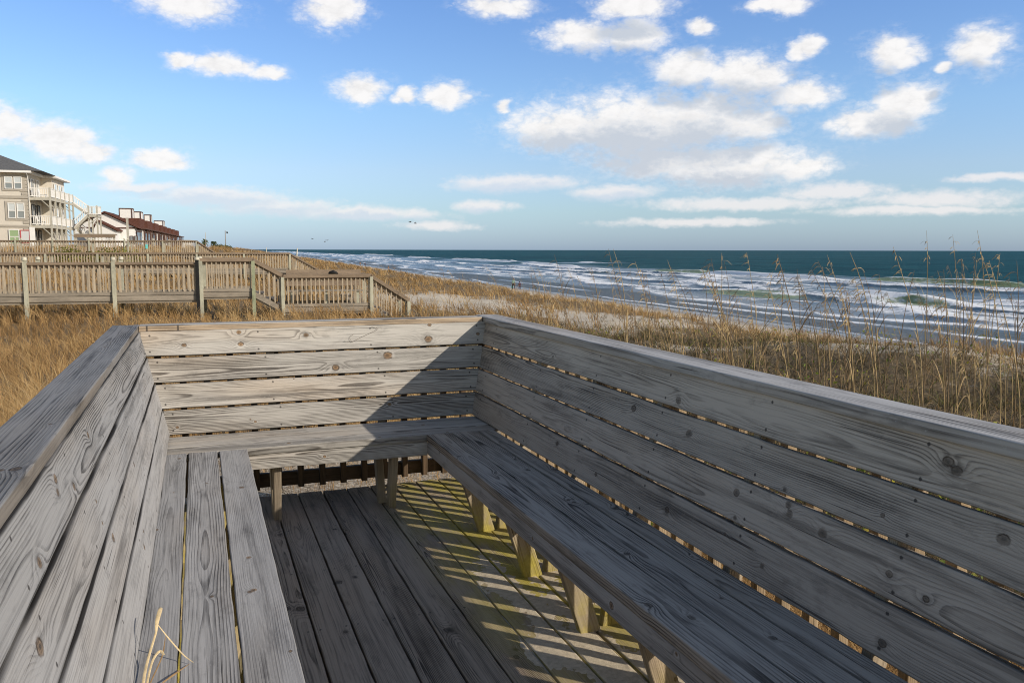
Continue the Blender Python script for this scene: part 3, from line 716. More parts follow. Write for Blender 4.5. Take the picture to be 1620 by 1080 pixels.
# ------------------------------------------------------------------ the sea
def build_sea():
    us = axis((41, 150), 41, 520, .40, 1.022); us = us[us < 560]
    vv = axis((40, 260), -60, 3200, .8, 1.02)
    U, V, Q = sheet(us, vv)
    shal = 1 - sst(47, 74, U); h = np.zeros_like(U); foam = np.zeros_like(U); thin = np.zeros_like(U)
    n1 = fbm(U / 7, V / 22, 41, 4); n2 = fbm(U / 2.2, V / 6, 42, 4); n3 = fbm(U / 14, V / 60, 43, 3)
    # open swell growing towards the break
    sw = np.sin((U + 9 * (n3 - .5) * 2 + 5 * vn(V / 90, 0, 44)) / 15.0 * 2 * pi)
    h += .16 * sw * sst(70, 190, U) + .18 * (n1 - .5) * sst(60, 140, U)
    # broken bores running in
    zone = sst(52, 66, U) * (1 - sst(118, 150, U + 22 * (n3 - .5) + 34 * sst(170, 330, V))) * (1 - .35 * sst(200, 380, V))
    for k, (uc, wd, amp, hb) in enumerate(((56, 4, .85, .12), (66, 6.5, 1.0, .32), (77, 8, 1.05, .48), (90, 9, 1.05, .55), (104, 9.5, 1.05, .6))):
        uf = uc + 15 * (vn(V / 48, k, 50) - .5) + 4.5 * (vn(V / 13, k, 51) - .5) + 1.2 * (vn(V / 4, k, 52) - .5)
        on = sst(.30, .52, vn(V / 38 + 7 * k, k * 3.3, 53))
        d = U - uf
        fo = np.where(d > 0, np.exp(-d / wd), np.exp(d / .5)) * on * amp
        foam = np.maximum(foam, fo * (1.15 - .55 * sst(.35, .65, n2)))
        h += hb * on * np.where(d > 0, np.exp(-(d / (wd * .7)) ** 2), np.exp(-(d / .9) ** 2)) * (.75 + .5 * n2)
    lace = sst(.43, .60, .55 * n1 + .45 * n2) * zone
    foam = np.maximum(foam, (.40 + .30 * n3) * lace)
    foam = np.maximum(foam, zone * (.04 + .26 * n1))
    # thin foam lines of the swash
    for k, uo in enumerate((45.0, 50.5)):
        ul = uo + 2.6 * (vn(V / 26, k, 60) - .5) + .8 * (vn(V / 7, k, 61) - .5)
        foam = np.maximum(foam, np.exp(-((U - ul) / (.42 + .25 * k)) ** 2) * (.75 + .6 * (n2 - .5)) * sst(.30, .60, vn(V / 14, k, 62)))
    # the outer breakers: (u, v0, v1, height, white 0..1, green 0..1)
    for (uc, v0, v1, hb, wh, gr) in ((117, 150, 200, 1.05, 1.0, .3), (128, 113, 150, .95, .16, 1.0), (107, 268, 292, .9, .9, .2), (112, 300, 345, .8, .8, .4), (121, 205, 235, .8, .1, .9),
                                     (131, 420, 560, 1.0, 1.0, .2), (126, 620, 700, .9, .9, .2), (67, 92, 112, .62, .1, .9), (73, 74, 92, .72, .15, 1.0), (140, 880, 1100, 1.0, .9, .2), (160, 370, 400, .7, .6, .2)):
        uf = uc + 3.5 * (vn(V / 30, uc, 70) - .5)
        on = sst(v0 - 5, v0 + 6, V) * (1 - sst(v1 - 6, v1 + 5, V)) * (.7 + .5 * vn(V / 9, uc, 71))
        d = U - uf
        prof = np.where(d > 0, np.exp(-(d / 3.6) ** 2), np.exp(-(d / 1.15) ** 2))
        h += hb * on * prof
        thin = np.maximum(thin, gr * on * np.exp(-((d + .6) / 2.0) ** 2))
        top = np.exp(-((d - .1) / (.35 + 1.8 * wh)) ** 2) * on
        foam = np.maximum(foam, top * (.55 + .75 * wh) * (.5 + n2))
        if wh > .5:
            foam = np.maximum(foam, on * np.where(d < 0, np.exp(-(d / 1.3) ** 2), 0) * (.55 + 1.0 * n2))
            foam = np.maximum(foam, on * np.where(d > 0, np.exp(-d / 7), np.exp(d / 9)) * (.25 + .75 * n1))
    h *= sst(44, 60, U) * (1 - sst(380, 500, U))
    P = U[..., None] * UH + V[..., None] * VH
    P[..., 2] = SEA_Z + h
    # the rest of the sea to the horizon, same material, a flat continuation edge to edge
    g = Geo(); g.add(P.reshape(-1, 3), [Q], foam=foam.ravel(), thin=thin.ravel(), shal=shal.ravel())
    a, b = us[-1], 45000; v0, v1, v2, v3 = -9000, vv[0], vv[-1], 60000
    for (ua, ub, va, vb) in ((a, b, v0, v3), (us[0], a, v2, v3), (us[0], a, v0, v1)):
        c = [list(W(*q, SEA_Z)) for q in ((ua, va), (ub, va), (ub, vb), (ua, vb))]
        g.add(c, [[[0, 1, 2, 3]]], foam=0.0, thin=0.0, shal=0.0)
    m, t, b_ = material('sea_water')
    ge = t.new('ShaderNodeNewGeometry').outputs['Position']
    q = t.vec('MULTIPLY', ge, (1, .45, 1))
    d1 = t.noise(q, 1.6, 5, .65); d2 = t.noise(q, 6.5, 4, .7); d3 = t.noise(q, .35, 4, .6); d4 = t.noise(t.vec('MULTIPLY', ge, (1, .25, 1)), .022, 4, .6)
    f = t.math('ADD', t.attr('foam'), t.math('MULTIPLY', t.math('SUBTRACT', d1, .5), .75))
    f = t.math('ADD', f, t.math('MULTIPLY', t.math('SUBTRACT', d2, .5), .45))
    fm = t.step(f, .34, .62)
    caps = t.math('MULTIPLY', t.step(t.math('ADD', t.math('MULTIPLY', d1, .45), t.math('MULTIPLY', d3, .55)), .665, .70), .55)
    fm = t.math('MAXIMUM', fm, caps)
    d5 = t.noise(t.vec('MULTIPLY', ge, (1, .3, 1)), .11, 4, .65)
    col = t.mix(t.step(t.math('ADD', t.math('MULTIPLY', d4, .5), t.math('MULTIPLY', d5, .5)), .38, .62), WATER[0], WATER[1])
    near = t.math('SUBTRACT', 1, t.step(t.attr('foam'), .0, .16))
    col = t.mix(t.math('SUBTRACT', 1, near), col, (.085, .13, .155))
    t.put(b_.inputs['Roughness'], t.mix(near, (.25,) * 3, (.5,) * 3)); b_.inputs['IOR'].default_value = 1.33; t.put(b_.inputs['Specular IOR Level'], t.mix(near, (.5,) * 3, (.035,) * 3))
    col = t.mix(t.math('MULTIPLY', t.attr('shal'), .85), col, (.165, .185, .205))
    col = t.mix(t.step(t.attr('thin'), .08, .6), col, (.34, .42, .20))  # green of thin water, lightened for sun passing through the wave face
    t.put(b_.inputs['Base Color'], col)
    bh = t.math('ADD', t.math('MULTIPLY', d1, .6), t.math('ADD', t.math('MULTIPLY', d2, .2), t.math('MULTIPLY', d3, 1.3)))
    t.put(b_.inputs['Normal'], t.bump(bh, 1.0, .55))
    fb = t.new('ShaderNodeBsdfPrincipled'); fb.inputs['Roughness'].default_value = .9; fb.inputs['Specular IOR Level'].default_value = .1
    t.put(fb.inputs['Base Color'], t.mix(d2, (.76, .785, .81), (.95, .95, .95)))
    t.put(fb.inputs['Normal'], t.bump(t.math('ADD', d1, t.math('MULTIPLY', d2, .5)), .8, .35))
    tr = t.new('ShaderNodeBsdfTranslucent'); t.put(tr.inputs[0], (.42, .52, .26))
    mt = t.new('ShaderNodeMixShader'); t.put(mt.inputs[0], t.math('MULTIPLY', t.step(t.attr('thin'), .1, .75), .25))
    t.l.new(b_.outputs[0], mt.inputs[1]); t.l.new(tr.outputs[0], mt.inputs[2])
    ms = t.new('ShaderNodeMixShader'); t.put(ms.inputs[0], fm)
    t.l.new(mt.outputs[0], ms.inputs[1]); t.l.new(fb.outputs[0], ms.inputs[2])
    t.l.new(ms.outputs[0], t.n['Material Output'].inputs[0])
    tag(g.build('sea', m, None, True), 'dark teal sea with rows of white breakers rolling in', 'sea', kind='structure')
WATER = ((.005, .050, .064), (.016, .085, .098))
build_sea()

# ------------------------------------------------------------------ grass
def m_grass(name, stops, trans=.35):
    m, t, b = material(name)
    c = t.ramp(t.attr('tint'), stops)
    t.put(b.inputs['Base Color'], c); b.inputs['Roughness'].default_value = .65; b.inputs['Specular IOR Level'].default_value = .3
    tr = t.new('ShaderNodeBsdfTranslucent'); t.put(tr.inputs[0], c)
    ms = t.new('ShaderNodeMixShader'); ms.inputs[0].default_value = trans
    t.l.new(b.outputs[0], ms.inputs[1]); t.l.new(tr.outputs[0], ms.inputs[2]); t.l.new(ms.outputs[0], t.n['Material Output'].inputs[0])
    return m
M['grass'] = m_grass('dune_grass', [(0, (.14, .085, .035)), (.25, (.28, .165, .068)), (.55, (.51, .32, .13)), (.8, (.60, .425, .20)), (1, (.66, .53, .32))])
M['scrub'] = m_grass('dune_scrub', [(0, (.035, .03, .016)), (.3, (.10, .078, .036)), (.55, (.17, .12, .058)), (.75, (.42, .32, .16)), (.88, (.13, .145, .035)), (1, (.26, .29, .055))])

def blades(name, n, r0, r1, keep, height, tint, lean, label, mat, seed, wmin=.0032, wk=.00042, a0=-46, a1=46, bend=(.15, .75)):
    rs = np.random.default_rng(seed)
    r = r0 * (r1 / r0) ** rs.uniform(0, 1, n); a = YAW + np.radians(rs.uniform(a0, a1, n))
    # draw the blades together into tufts
    x = r * np.sin(a); y = r * np.cos(a)
    cell = .10 + .012 * r
    cx = np.floor(x / cell); cy = np.floor(y / cell)
    jx = (cx + _h(cx, cy, seed)) * cell; jy = (cy + _h(cx, cy, seed + 1)) * cell
    pull = rs.uniform(.1, .75, n) * (_h(cx, cy, seed + 2) > .25)
    x = x + (jx - x) * pull; y = y + (jy - y) * pull
    u, v = to_uv(x, y); r = np.hypot(x, y)
    ok = rs.uniform(0, 1, n) < keep(u, v, r)
    ok &= ~((x > -.62) & (x < 2.02) & (y > -4) & (y < 5.36)) & ~((x > -.9) & (x < 2.3) & (y < 8.4 + 1.2 * _h(cx, cy, 3)) & (rs.uniform(0, 1, n) < .93))
    x, y, u, v, r = (q[ok] for q in (x, y, u, v, r)); n = len(x)
    tuft = _h(np.floor(x / .35), np.floor(y / .35), seed + 4)
    H = height(u, v, r) * rs.uniform(.55, 1.15, n) * (.5 + .85 * tuft)
    z = ground_z(u, v) - .02
    th = rs.uniform(0, 2 * pi, n); ln = lean * rs.uniform(bend[0], bend[1], n) * H
    wind = -.28 * H
    dx = np.cos(th) * ln + wind * np.cos(HEAD); dy = np.sin(th) * ln
    w = np.maximum(wmin, wk * r) * rs.uniform(.7, 1.4, n)
    # blades mostly show their flat side
    fa = np.arctan2(x, y) + rs.uniform(-1.0, 1.0, n)
    sx = np.cos(fa); sy = -np.sin(fa)
    T = np.array([0, .4, .75, 1.0]); Wd = np.array([1, .85, .5, .06])
    kink = rs.uniform(.0, .25, n) * (rs.uniform(0, 1, n) < .3)
    V = np.empty((n, 8, 3))
    for k in range(4):
        t = T[k]
        px = x + dx * t ** 1.9; py = y + dy * t ** 1.9; pz = z + H * (t - .22 * lean * t ** 2.5) - H * kink * max(0, t - .6) * 2
        for s, q in ((-1, 0), (1, 1)):
            V[:, 2 * k + q, 0] = px + s * sx * w * Wd[k] / 2; V[:, 2 * k + q, 1] = py + s * sy * w * Wd[k] / 2; V[:, 2 * k + q, 2] = pz
    b = np.arange(n)[:, None] * 8
    Q = np.concatenate([b + np.array([2 * k, 2 * k + 1, 2 * k + 3, 2 * k + 2])[None, :] for k in range(3)])
    tn = np.clip(tint(u, v, rs.uniform(0, 1, n)) + .18 * (tuft - .5), 0, 1)
    g = Geo(); g.add(V.reshape(-1, 3), [Q], tint=np.repeat(tn, 8))
    o = tag(g.build(name, mat, None, True), label, 'grass', kind='stuff')
    return o
scrubz = lambda u, v: sst(2.2, 4.0, u) * sst(14.0, 10.5, u) * sst(27, 17, v)
blades('dune_grass', 430000, 3.4, 330,
       lambda u, v, r: veg(u, v) * (1 - .95 * scrubz(u, v)),
       lambda u, v, r: (.30 + .42 * fbm(u * .5, v * .5, 81, 3)) * (1 + .12 * sst(4, -6, u)) * (1 - .30 * sst(9, 14, u)),
       lambda u, v, q: .12 + .54 * q + .85 * (fbm(u * .45, v * .45, 82, 3) - .44), 1.25,
       'golden brown dune grass covering the ground beyond the benches', M['grass'], 5)
blades('dune_scrub', 120000, 3.6, 40,
       lambda u, v, r: np.clip(veg(u, v) * .9 + .34, 0, 1) * np.clip(scrubz(u, v), 0, 1),
       lambda u, v, r: (.16 + .34 * fbm(u * .6, v * .6, 83, 3)),
       lambda u, v, q: np.where(q > .88, .84 + (q - .88) * 1.3, np.where(q < .72, q * .55, .50 + (q - .72) * 1.3)) + .22 * (fbm(u * .7, v * .7, 84, 3) - .5), 1.9,
       'low dark tangled scrub and runners on the dune beside the right bench', M['scrub'], 6, wmin=.0034, wk=.0005, a0=-10, a1=50, bend=(.3, 1.5))
# small round leaves among the scrub
def leaves():
    rs = np.random.default_rng(17); n = 6500
    r = 4.5 * (22 / 4.5) ** rs.uniform(0, 1, n); a = YAW + np.radians(rs.uniform(-5, 48, n))
    x = r * np.sin(a); y = r * np.cos(a); u, v = to_uv(x, y)
    cl = fbm(u * .9, v * .9, 91, 2)
    ok = (rs.uniform(0, 1, n) < scrubz(u, v) * sst(.46, .58, cl)) & ~((x < 2.0) & (y < 5.3))
    x, y, u, v, r = (q[ok] for q in (x, y, u, v, r)); n = len(x)
    z = ground_z(u, v) + rs.uniform(.05, .34, n)
    A = rs.normal(size=(n, 3)); A /= np.linalg.norm(A, axis=1)[:, None]; B = np.cross(A, rs.normal(size=(n, 3))); B /= np.linalg.norm(B, axis=1)[:, None]
    s = rs.uniform(.018, .042, n)[:, None]; P = np.stack([x, y, z], 1)
    V = np.stack([P - A * s, P + B * s * .55, P + A * s, P - B * s * .55], 1)
    Q = np.arange(n)[:, None] * 4 + np.arange(4)[None, :]
    g = Geo(); g.add(V.reshape(-1, 3), [Q], tint=np.repeat(rs.uniform(0, 1, n), 4))
    tag(g.build('green_leaves', M['leafy'], None, False), 'scattered small green and yellow leaves in the dark scrub', 'leaves', kind='stuff')
M['leafy'] = m_grass('leafy', [(0, (.07, .11, .02)), (.5, (.17, .22, .03)), (.8, (.38, .38, .05)), (1, (.55, .42, .06))])
leaves()

# ------------------------------------------------------------------ sea oats: every tall stalk a plant of its own
M['oat'] = plain('sea_oat_straw', (.38, .275, .135), .75, .3, 9, .25, stretch=(6, 6, 1))
M['oat_dark'] = plain('sea_oat_weathered', (.20, .14, .08), .8, .3, 9, .2, stretch=(6, 6, 1))
def oat_mesh(k):
    rs = np.random.default_rng(300 + k); g = Geo()
    H = 1.0; n = 12; t = np.linspace(0, 1, n)
    bend = -.09 - .21 * rs.uniform() ; sway = .04 * rs.normal()
    P = np.stack([bend * t ** 2.2 + .012 * np.sin(t * 7 + rs.uniform(0, 6)) * t, sway * t ** 2, H * t], 1)
    g.tube(P, (.0031 * (1 - t) ** .6 + .0010), 5)
    # dry leaves hanging off the lower and middle stalk
    for q in range(rs.integers(1, 4)):
        i = rs.integers(2, 8); p = P[i]; th = rs.uniform(0, 2 * pi); L = rs.uniform(.10, .28)
        d = np.array([cos(th), sin(th), 0])
        strip(g, [p, p + d * L * .22 + [0, 0, L * .45], p + d * L * .45 + [0, 0, L * .8], p + d * L * .75 + [0, 0, L * rs.uniform(.4, 1.0)]], [.0018, .0030, .0022, .0006], 8)
    # what is left of the seed head: short drooping spikelets near the tip
    for q in range(rs.integers(4, 14)):
        f = rs.uniform(.76, .995); p = np.array([np.interp(f, t, P[:, c]) for c in range(3)]); th = rs.normal() * .9 + pi
        L = rs.uniform(.03, .075); d = np.array([cos(th), sin(th), 0])
        strip(g, [p, p + d * L * .5 + [0, 0, L * .25], p + d * L + [0, 0, -L * .35]], [.0009, .0031, .0012], 5)
    return g
protos = []
OAT_L = 'tall dry sea oat stalk rising above the scrub between the right bench and the surf'
OAT_M = 'thin sea oat stalk standing in the golden dune grass, seen small'
OAT_G = 'sea oats on the dune'
rs = np.random.default_rng(77)
spots = []
for px in list(rs.uniform(1120, 1640, 118)) + list(rs.uniform(860, 1120, 44)):
    D = rs.uniform(8.0, 15.0); b = bearing(px) ; rr_ = D / cos(math.atan((px - 810) / 1329))
    u, v = rr_ * sin(b), rr_ * cos(b)
    if u > 13.8: continue
    spots.append((u, v, rs.choice([rs.uniform(1.0, 1.6), rs.uniform(1.5, 2.25)]), OAT_L))
for px in rs.uniform(470, 1000, 64):
    D = rs.uniform(17, 44); b = bearing(px); rr_ = D / cos(math.atan((px - 810) / 1329)); u, v = rr_ * sin(b), rr_ * cos(b)
    if u > 13.8 or u < 4.6 and v < 29: continue
    spots.append((u, v, rs.uniform(.9, 1.7), OAT_M))
for px, D, hh in ((132, 13.5, 1.0), (240, 16, .8), (1363, 10.6, 2.08), (1396, 10.0, 1.93), (1232, 10.8, 1.98), (1274, 11.2, 2.0), (1520, 9.6, 1.98), (1424, 11, 1.9), (1568, 10, 1.75)):
    b = bearing(px); rr_ = D / cos(math.atan((px - 810) / 1329)); spots.append((rr_ * sin(b), rr_ * cos(b), hh, OAT_L if px > 600 else 'lone thin dry stalk standing in front of the nearest boardwalk'))
for i, (u, v, hh, lab) in enumerate(spots):
    z = float(ground_z(u, v)) - .03
    if i < 10:
        o = oat_mesh(i).build('sea_oat', M['oat_dark'] if i % 2 == 1 else M['oat'], None, True); protos.append(o)
    else:
        o = protos[rs.integers(0, 10)].copy(); COL.objects.link(o)
    o.location = W(u, v, z); o.rotation_euler = (rs.normal() * .04, rs.normal() * .05, rs.normal() * .45)
    w = .9 + .35 * (v > 17) * v / 20
    o.scale = (hh * w, hh * w, hh)
    tag(o, lab, 'sea oat', OAT_G)
#@@NEXT
# ------------------------------------------------------------------ boardwalks over the dune
M['fence'] = plain('fence_tan', (.385, .32, .235), .85, .28, 2.2, .2, stretch=(3, 3, .6))
M['fence_post'] = plain('fence_post_greenish', (.39, .38, .295), .85, .25, 2.5, .2, stretch=(2, 2, .7))
M['fence_rail'] = plain('fence_rail_brown', (.23, .175, .125), .85, .3, 2.0, .2, stretch=(.7, 3, 3))
M['fence_skirt'] = plain('fence_skirt_grey', (.26, .225, .18), .85, .3, 2.0, .2, stretch=(.6, 3, 3))
M['fence_dark'] = plain('black_and_post_shade', (.009, .009, .009), .7, .4, 6, .3)  # near-black; for the nearest boardwalk's end post its shade is in the colour
M['post_green'] = plain('mossy_green_post', (.27, .29, .19), .85, .3, 3, .2)
M['cap_pale'] = plain('pale_post_cap', (.50, .47, .38), .8, .2, 6)

def uvthing(name, label, cat, u, v, z, group=None):
    return thing(name, label, cat, W(u, v, z), -HEAD, group)

def boardwalk(label, v, width, segs, rail=.86, tall=0.0, thickcap=.045, spacing=2.15, special=None, bal=.128, group='wooden boardwalks crossing the dune'):
    u0, z0 = segs[0][0], segs[0][2]
    t = uvthing('boardwalk', label, 'boardwalk', u0, v, z0, group); og = (u0, v, z0)
    for (a, b, za, zb) in segs:
        f = lambda u: za + (zb - za) * (u - a) / (b - a)
        st = abs(za - zb) > .05
        g = Geo()
        nb = max(2, int((b - a) / .146))
        for k in range(nb):
            uc = a + (k + .5) * (b - a) / nb; zc = f(uc) if not st else f(a + (int((k * (b - a) / nb) / .28) + .5) * .28)
            g.box((uc - .07, v + .06, zc - .038), (uc + .07, v + width - .06, zc))
        g.build('walkway', M['fence_skirt'], t, org=og)
        npost = max(1, int(round((b - a) / spacing)))
        for side in (0, 1):
            vv = v + side * width; sgn = -1 if side == 0 else 1
            g = Geo(); g.beam((a - .02, vv, f(a) + rail), (b + .02, vv, f(b) + rail), .14, thickcap)
            g.beam((a, vv - .03 * sgn, f(a) + rail - .075), (b, vv - .03 * sgn, f(b) + rail - .075), .036, .09)
            g.build('handrail', M['fence_rail'], t, org=og)
            g = Geo()
            g.beam((a, vv + .02 * sgn, f(a) - .105), (b, vv + .02 * sgn, f(b) - .105), .038, .14)
            g.beam((a, vv - .02 * sgn, f(a) - .21), (b, vv - .02 * sgn, f(b) - .21), .038, .06)
            if not st: g.beam((a, vv + .028 * sgn, f(a) + .022), (b, vv + .028 * sgn, f(b) + .022), .038, .085)
            g.build('skirt_board', M['fence_skirt'], t, org=og)
            for k in range(npost):
                pa = a + (b - a) * k / npost; pb = a + (b - a) * (k + 1) / npost
                g = Geo(); n = max(1, int((pb - pa - .1) / bal))
                for q in range(n):
                    uq = pa + .09 + (q + .5) * (pb - pa - .1) / n + random.uniform(-.006, .006)
                    ww = random.uniform(.015, .021); g.beam((uq, vv + .012 * sgn, f(uq) - .02 if st else f(uq) + random.uniform(-.01, .02)), (uq + random.gauss(0, .008), vv + .012 * sgn + random.gauss(0, .004), f(uq) + rail - .03), 2 * ww, .038, up=(0, 1, 0))
                g.build('baluster_panel', M['fence'], t, org=og)
            for k in range(npost + 1):
                if k == 0 and (a, b, za, zb) != segs[0]: continue
                uq = a + (b - a) * k / npost
                gz = float(ground_z(uq, vv)) - .3
                sp_ = special.get((round(uq, 2), side)) if special else None
                top = f(uq) + rail + (tall if tall else -.03)
                mt = M['fence_post'] if not sp_ else M[sp_]
                g = Geo(); g.box((uq - .047, vv + .066 * sgn - .047, gz), (uq + .047, vv + .066 * sgn + .047, top))
                p = g.build('post', mt, t, org=og)
                if tall:
                    g = Geo(); P = [(uq, vv + .066 * sgn, top + z_) for z_ in (0, .012, .02, .05, .075, .085)]
                    g.tube(P, [.075, .078, .052, .068, .045, .008], 10)
                    c = g.build('post_cap', M['cap_pale'], p, True, org=og)
    return t

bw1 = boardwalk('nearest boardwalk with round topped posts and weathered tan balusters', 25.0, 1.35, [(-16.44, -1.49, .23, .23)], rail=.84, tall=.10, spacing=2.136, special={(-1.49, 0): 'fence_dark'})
boardwalk('boardwalk end section with plain cap rail, steps and a lower landing near the dune grass', 25.0, 1.5,
          [(-1.40, 0.0, .30, .30), (0.0, .80, .30, -.17), (.80, 3.34, -.17, -.17), (3.34, 4.45, -.17, -.92)], rail=.87, thickcap=.10, spacing=2.6, special={(0.0, 0): 'post_green'})
# the bench on that landing, seen through the balusters
t = uvthing('landing_bench', 'plank bench with backrest on the lower landing of the nearest boardwalk', 'bench', 2.0, 26.35, -.17)
g = Geo()
for k in range(3): g.box((.95, 26.30 + k * .0, .36 + k * .17), (3.2, 26.335, .36 + k * .17 + .15))
g.build('backrest', M['fence_rail'], t, org=(2.0, 26.35, -.17))
g = Geo()
for k in range(3): g.box((.95, 25.86 + k * .145, .20), (3.2, 25.86 + k * .145 + .135, .238))
g.build('seat', M['fence_skirt'], t, org=(2.0, 26.35, -.17))
for uq in (1.1, 2.1, 3.05):
    g = Geo(); g.box((uq - .04, 25.9, -.17), (uq + .04, 26.28, .198)); g.build('leg', M['fence_post'], t, org=(2.0, 26.35, -.17))
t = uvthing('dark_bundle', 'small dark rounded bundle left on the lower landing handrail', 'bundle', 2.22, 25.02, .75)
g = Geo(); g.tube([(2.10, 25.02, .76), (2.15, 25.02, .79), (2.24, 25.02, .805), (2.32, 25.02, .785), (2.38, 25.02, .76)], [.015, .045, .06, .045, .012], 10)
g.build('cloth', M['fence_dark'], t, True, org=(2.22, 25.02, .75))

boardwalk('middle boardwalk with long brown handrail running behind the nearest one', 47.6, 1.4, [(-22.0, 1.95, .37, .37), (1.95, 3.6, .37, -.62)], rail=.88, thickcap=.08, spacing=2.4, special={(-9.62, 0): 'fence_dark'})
boardwalk('pale far boardwalk whose ramp ends in front of the palms', 65.0, 1.4, [(-8.4, -3.87, 1.17, 1.17), (-3.87, -2.7, 1.17, .35)], rail=.90, spacing=2.3)
boardwalk('grey far boardwalk in front of the beige house balconies', 64.0, 1.4, [(-22.0, -8.5, 1.17, 1.17)], rail=.86, tall=.10, spacing=2.1, bal=.16)
boardwalk('most distant boardwalk, low on the dune skyline by the lamp pole', 95.0, 1.5, [(-9.0, -.1, .55, .55), (-.1, .9, .55, -.1)], rail=.9, spacing=2.4)
t = uvthing('notice_plate', 'small turquoise plate fixed to the pale far boardwalk', 'sign', u_at(232, 64.9), 64.88, 1.55)
M['turquoise'] = plain('turquoise_paint', (.16, .55, .52), .5, .1)
g = Geo(); uq = u_at(232, 64.88); g.box((uq - .08, 64.86, 1.50), (uq + .08, 64.89, 1.80)); g.build('plate', M['turquoise'], t, org=(uq, 64.88, 1.55))

# ------------------------------------------------------------------ the beige house
M['stucco'] = plain('beige_stucco', (.60, .555, .48), .9, .06, 1.2, .15, bump=.004)
M['stucco_trim'] = plain('taupe_trim', (.40, .365, .31), .9, .08, 2)
M['white'] = plain('white_paint', (.76, .75, .72), .55, .06, 3, .3)
M['deck_grey'] = plain('weathered_balcony_timber', (.42, .40, .34), .85, .15, 2.5)
M['shingle'] = plain('grey_shingles', (.135, .135, .135), .95, .3, 5, .1, bump=.02, stretch=(1, 1, 3))
M['brown_roof'] = plain('brown_shingles', (.115, .052, .038), .95, .25, 3, .1, bump=.02, stretch=(1, 1, 3))
M['brown_trim'] = plain('brown_trim', (.10, .055, .042), .85, .15, 3)
M['dark_void'] = plain('dark_interior', (.035, .035, .037), .6, .2, 2)
M['red'] = plain('red_frame', (.52, .09, .10), .6, .1)
def m_glass(name, col):
    m, t, b = material(name); b.inputs['Base Color'].default_value = (*col, 1); b.inputs['Roughness'].default_value = .06
    b.inputs['Specular IOR Level'].default_value = .9; return m
M['glass'] = m_glass('window_glass', (.20, .23, .25))
M['glass_pale'] = m_glass('blind_glass', (.52, .56, .58))
M['glass_green'] = m_glass('green_curtain_glass', (.24, .36, .20))

Zp = lambda y, D: CAM_Z + (394.2 - y) * D / 1321.0
HV = 100.0
hs = uvthing('beach_house', 'three storey beige stucco house with grey hip roof and white balconies', 'house', -22.4, HV, 1.3)
og = (-22.4, HV, 1.3)
g = Geo()
g.box((-46, HV, .6), (-22.4, 106.0, 9.40)); g.box((-46, 106.0, .6), (-21.3, 112.5, 9.398))
g.build('wall', M['stucco'], hs, org=og)
def hip(geo, u0, u1, v0, v1, ze, ua, ub, vm, zr):
    V = [(u0, v0, ze), (u1, v0, ze), (u1, v1, ze), (u0, v1, ze), (ua, vm, zr), (ub, vm, zr)]
    geo.add(V, [[[0, 1, 5, 4], [2, 3, 4, 5], [3, 2, 1, 0]], [[1, 2, 5], [3, 0, 4]]])
g = Geo(); hip(g, -47, -20.75, 99.4, 113.1, 9.58, -40, -26.3, 106.2, 11.75); hip(g, -47, -27.0, 98.9, 115, 9.64, -41, -32.5, 107, 13.6)
rf = g.build('roof', M['shingle'], hs, org=og)
g = Geo(); g.box((-47, 99.35, 9.36), (-21.85, 106, 9.575)); g.box((-47, 105.4, 9.355), (-20.7, 113.15, 9.572)); g.build('eave', M['white'], hs, org=og)
g = Geo(); g.tube([(-22.3, 99.4, 9.4), (-22.3, 99.75, 9.1), (-22.3, 99.93, 8.9), (-22.3, 99.93, 1.5)], .05, 6); g.build('downpipe', M['white'], hs, True, org=og)
for i, (za, zb) in enumerate(((7.0, 6.73), (3.97, 3.75))):
    g = Geo(); g.box((-46, 99.9, zb), (-22.35, 99.998, za)); g.build('string_course', M['stucco_trim'], hs, org=og)
g = Geo(); k = 0; z_ = 1.9
while z_ < 9.2:
    if not (6.6 < z_ < 7.05 or 3.6 < z_ < 4.0):
        g.box((-22.95 - .12 * (k % 2), 99.93, z_), (-22.36, 99.999, z_ + .26))
    z_ += .37; k += 1
g.build('quoins', M['stucco_trim'], hs, org=og)

def window(root, og, u0, u1, z0, z1, v, frame='white', glass='glass', trim=None, n=1, trimw=.2, hung=True, face='v', pale=True):
    """window in a wall facing -v ('v') or the sea ('u', then u0,u1 are v values and v is the wall's u)"""
    def bx(geo, a0, a1, b0, b1, d0, d1):
        if face == 'v': geo.box((a0, v - d1, b0), (a1, v - d0, b1))
        else: geo.box((v + d0, a0, b0), (v + d1, a1, b1))
    g = Geo()
    if trim:
        bx(g, u0, u1, z0, z1, .0, .06)
        tw = g.build('window_surround', M[trim], root, org=og)
        u0 += trimw; u1 -= trimw; z0 += trimw; z1 -= trimw
    for i in range(n):
        a = u0 + (u1 - u0) * i / n + (.06 if n > 1 else 0); b = u0 + (u1 - u0) * (i + 1) / n - (.06 if n > 1 else 0)
        f = .075; g = Geo()
        bx(g, a, a + f, z0, z1, .062, .12); bx(g, b - f, b, z0, z1, .062, .12); bx(g, a + f, b - f, z1 - f, z1, .062, .12); bx(g, a + f, b - f, z0, z0 + f, .062, .12)
        if hung: bx(g, a + f, b - f, (z0 + z1) / 2 - .035, (z0 + z1) / 2 + .035, .062, .115)
        w = g.build('window', M[frame], root, org=og)
        g = Geo(); zm = (z0 + z1) / 2 if (hung and pale) else z1 - f
        bx(g, a + f, b - f, z0 + f, zm, .064, .08); g.build('pane', M[glass], w, org=og)
        if hung and pale:
            g = Geo(); bx(g, a + f, b - f, zm, z1 - f, .066, .084); g.build('pane', M['glass_pale'], w, org=og)
U = lambda px: u_at(px, HV)
window(hs, og, U(9), U(45.3), 7.5, 9.18, HV, trim='stucco_trim', n=2)
window(hs, og, U(12), U(47), 4.44, 6.46, HV, trim='stucco_trim', n=2)
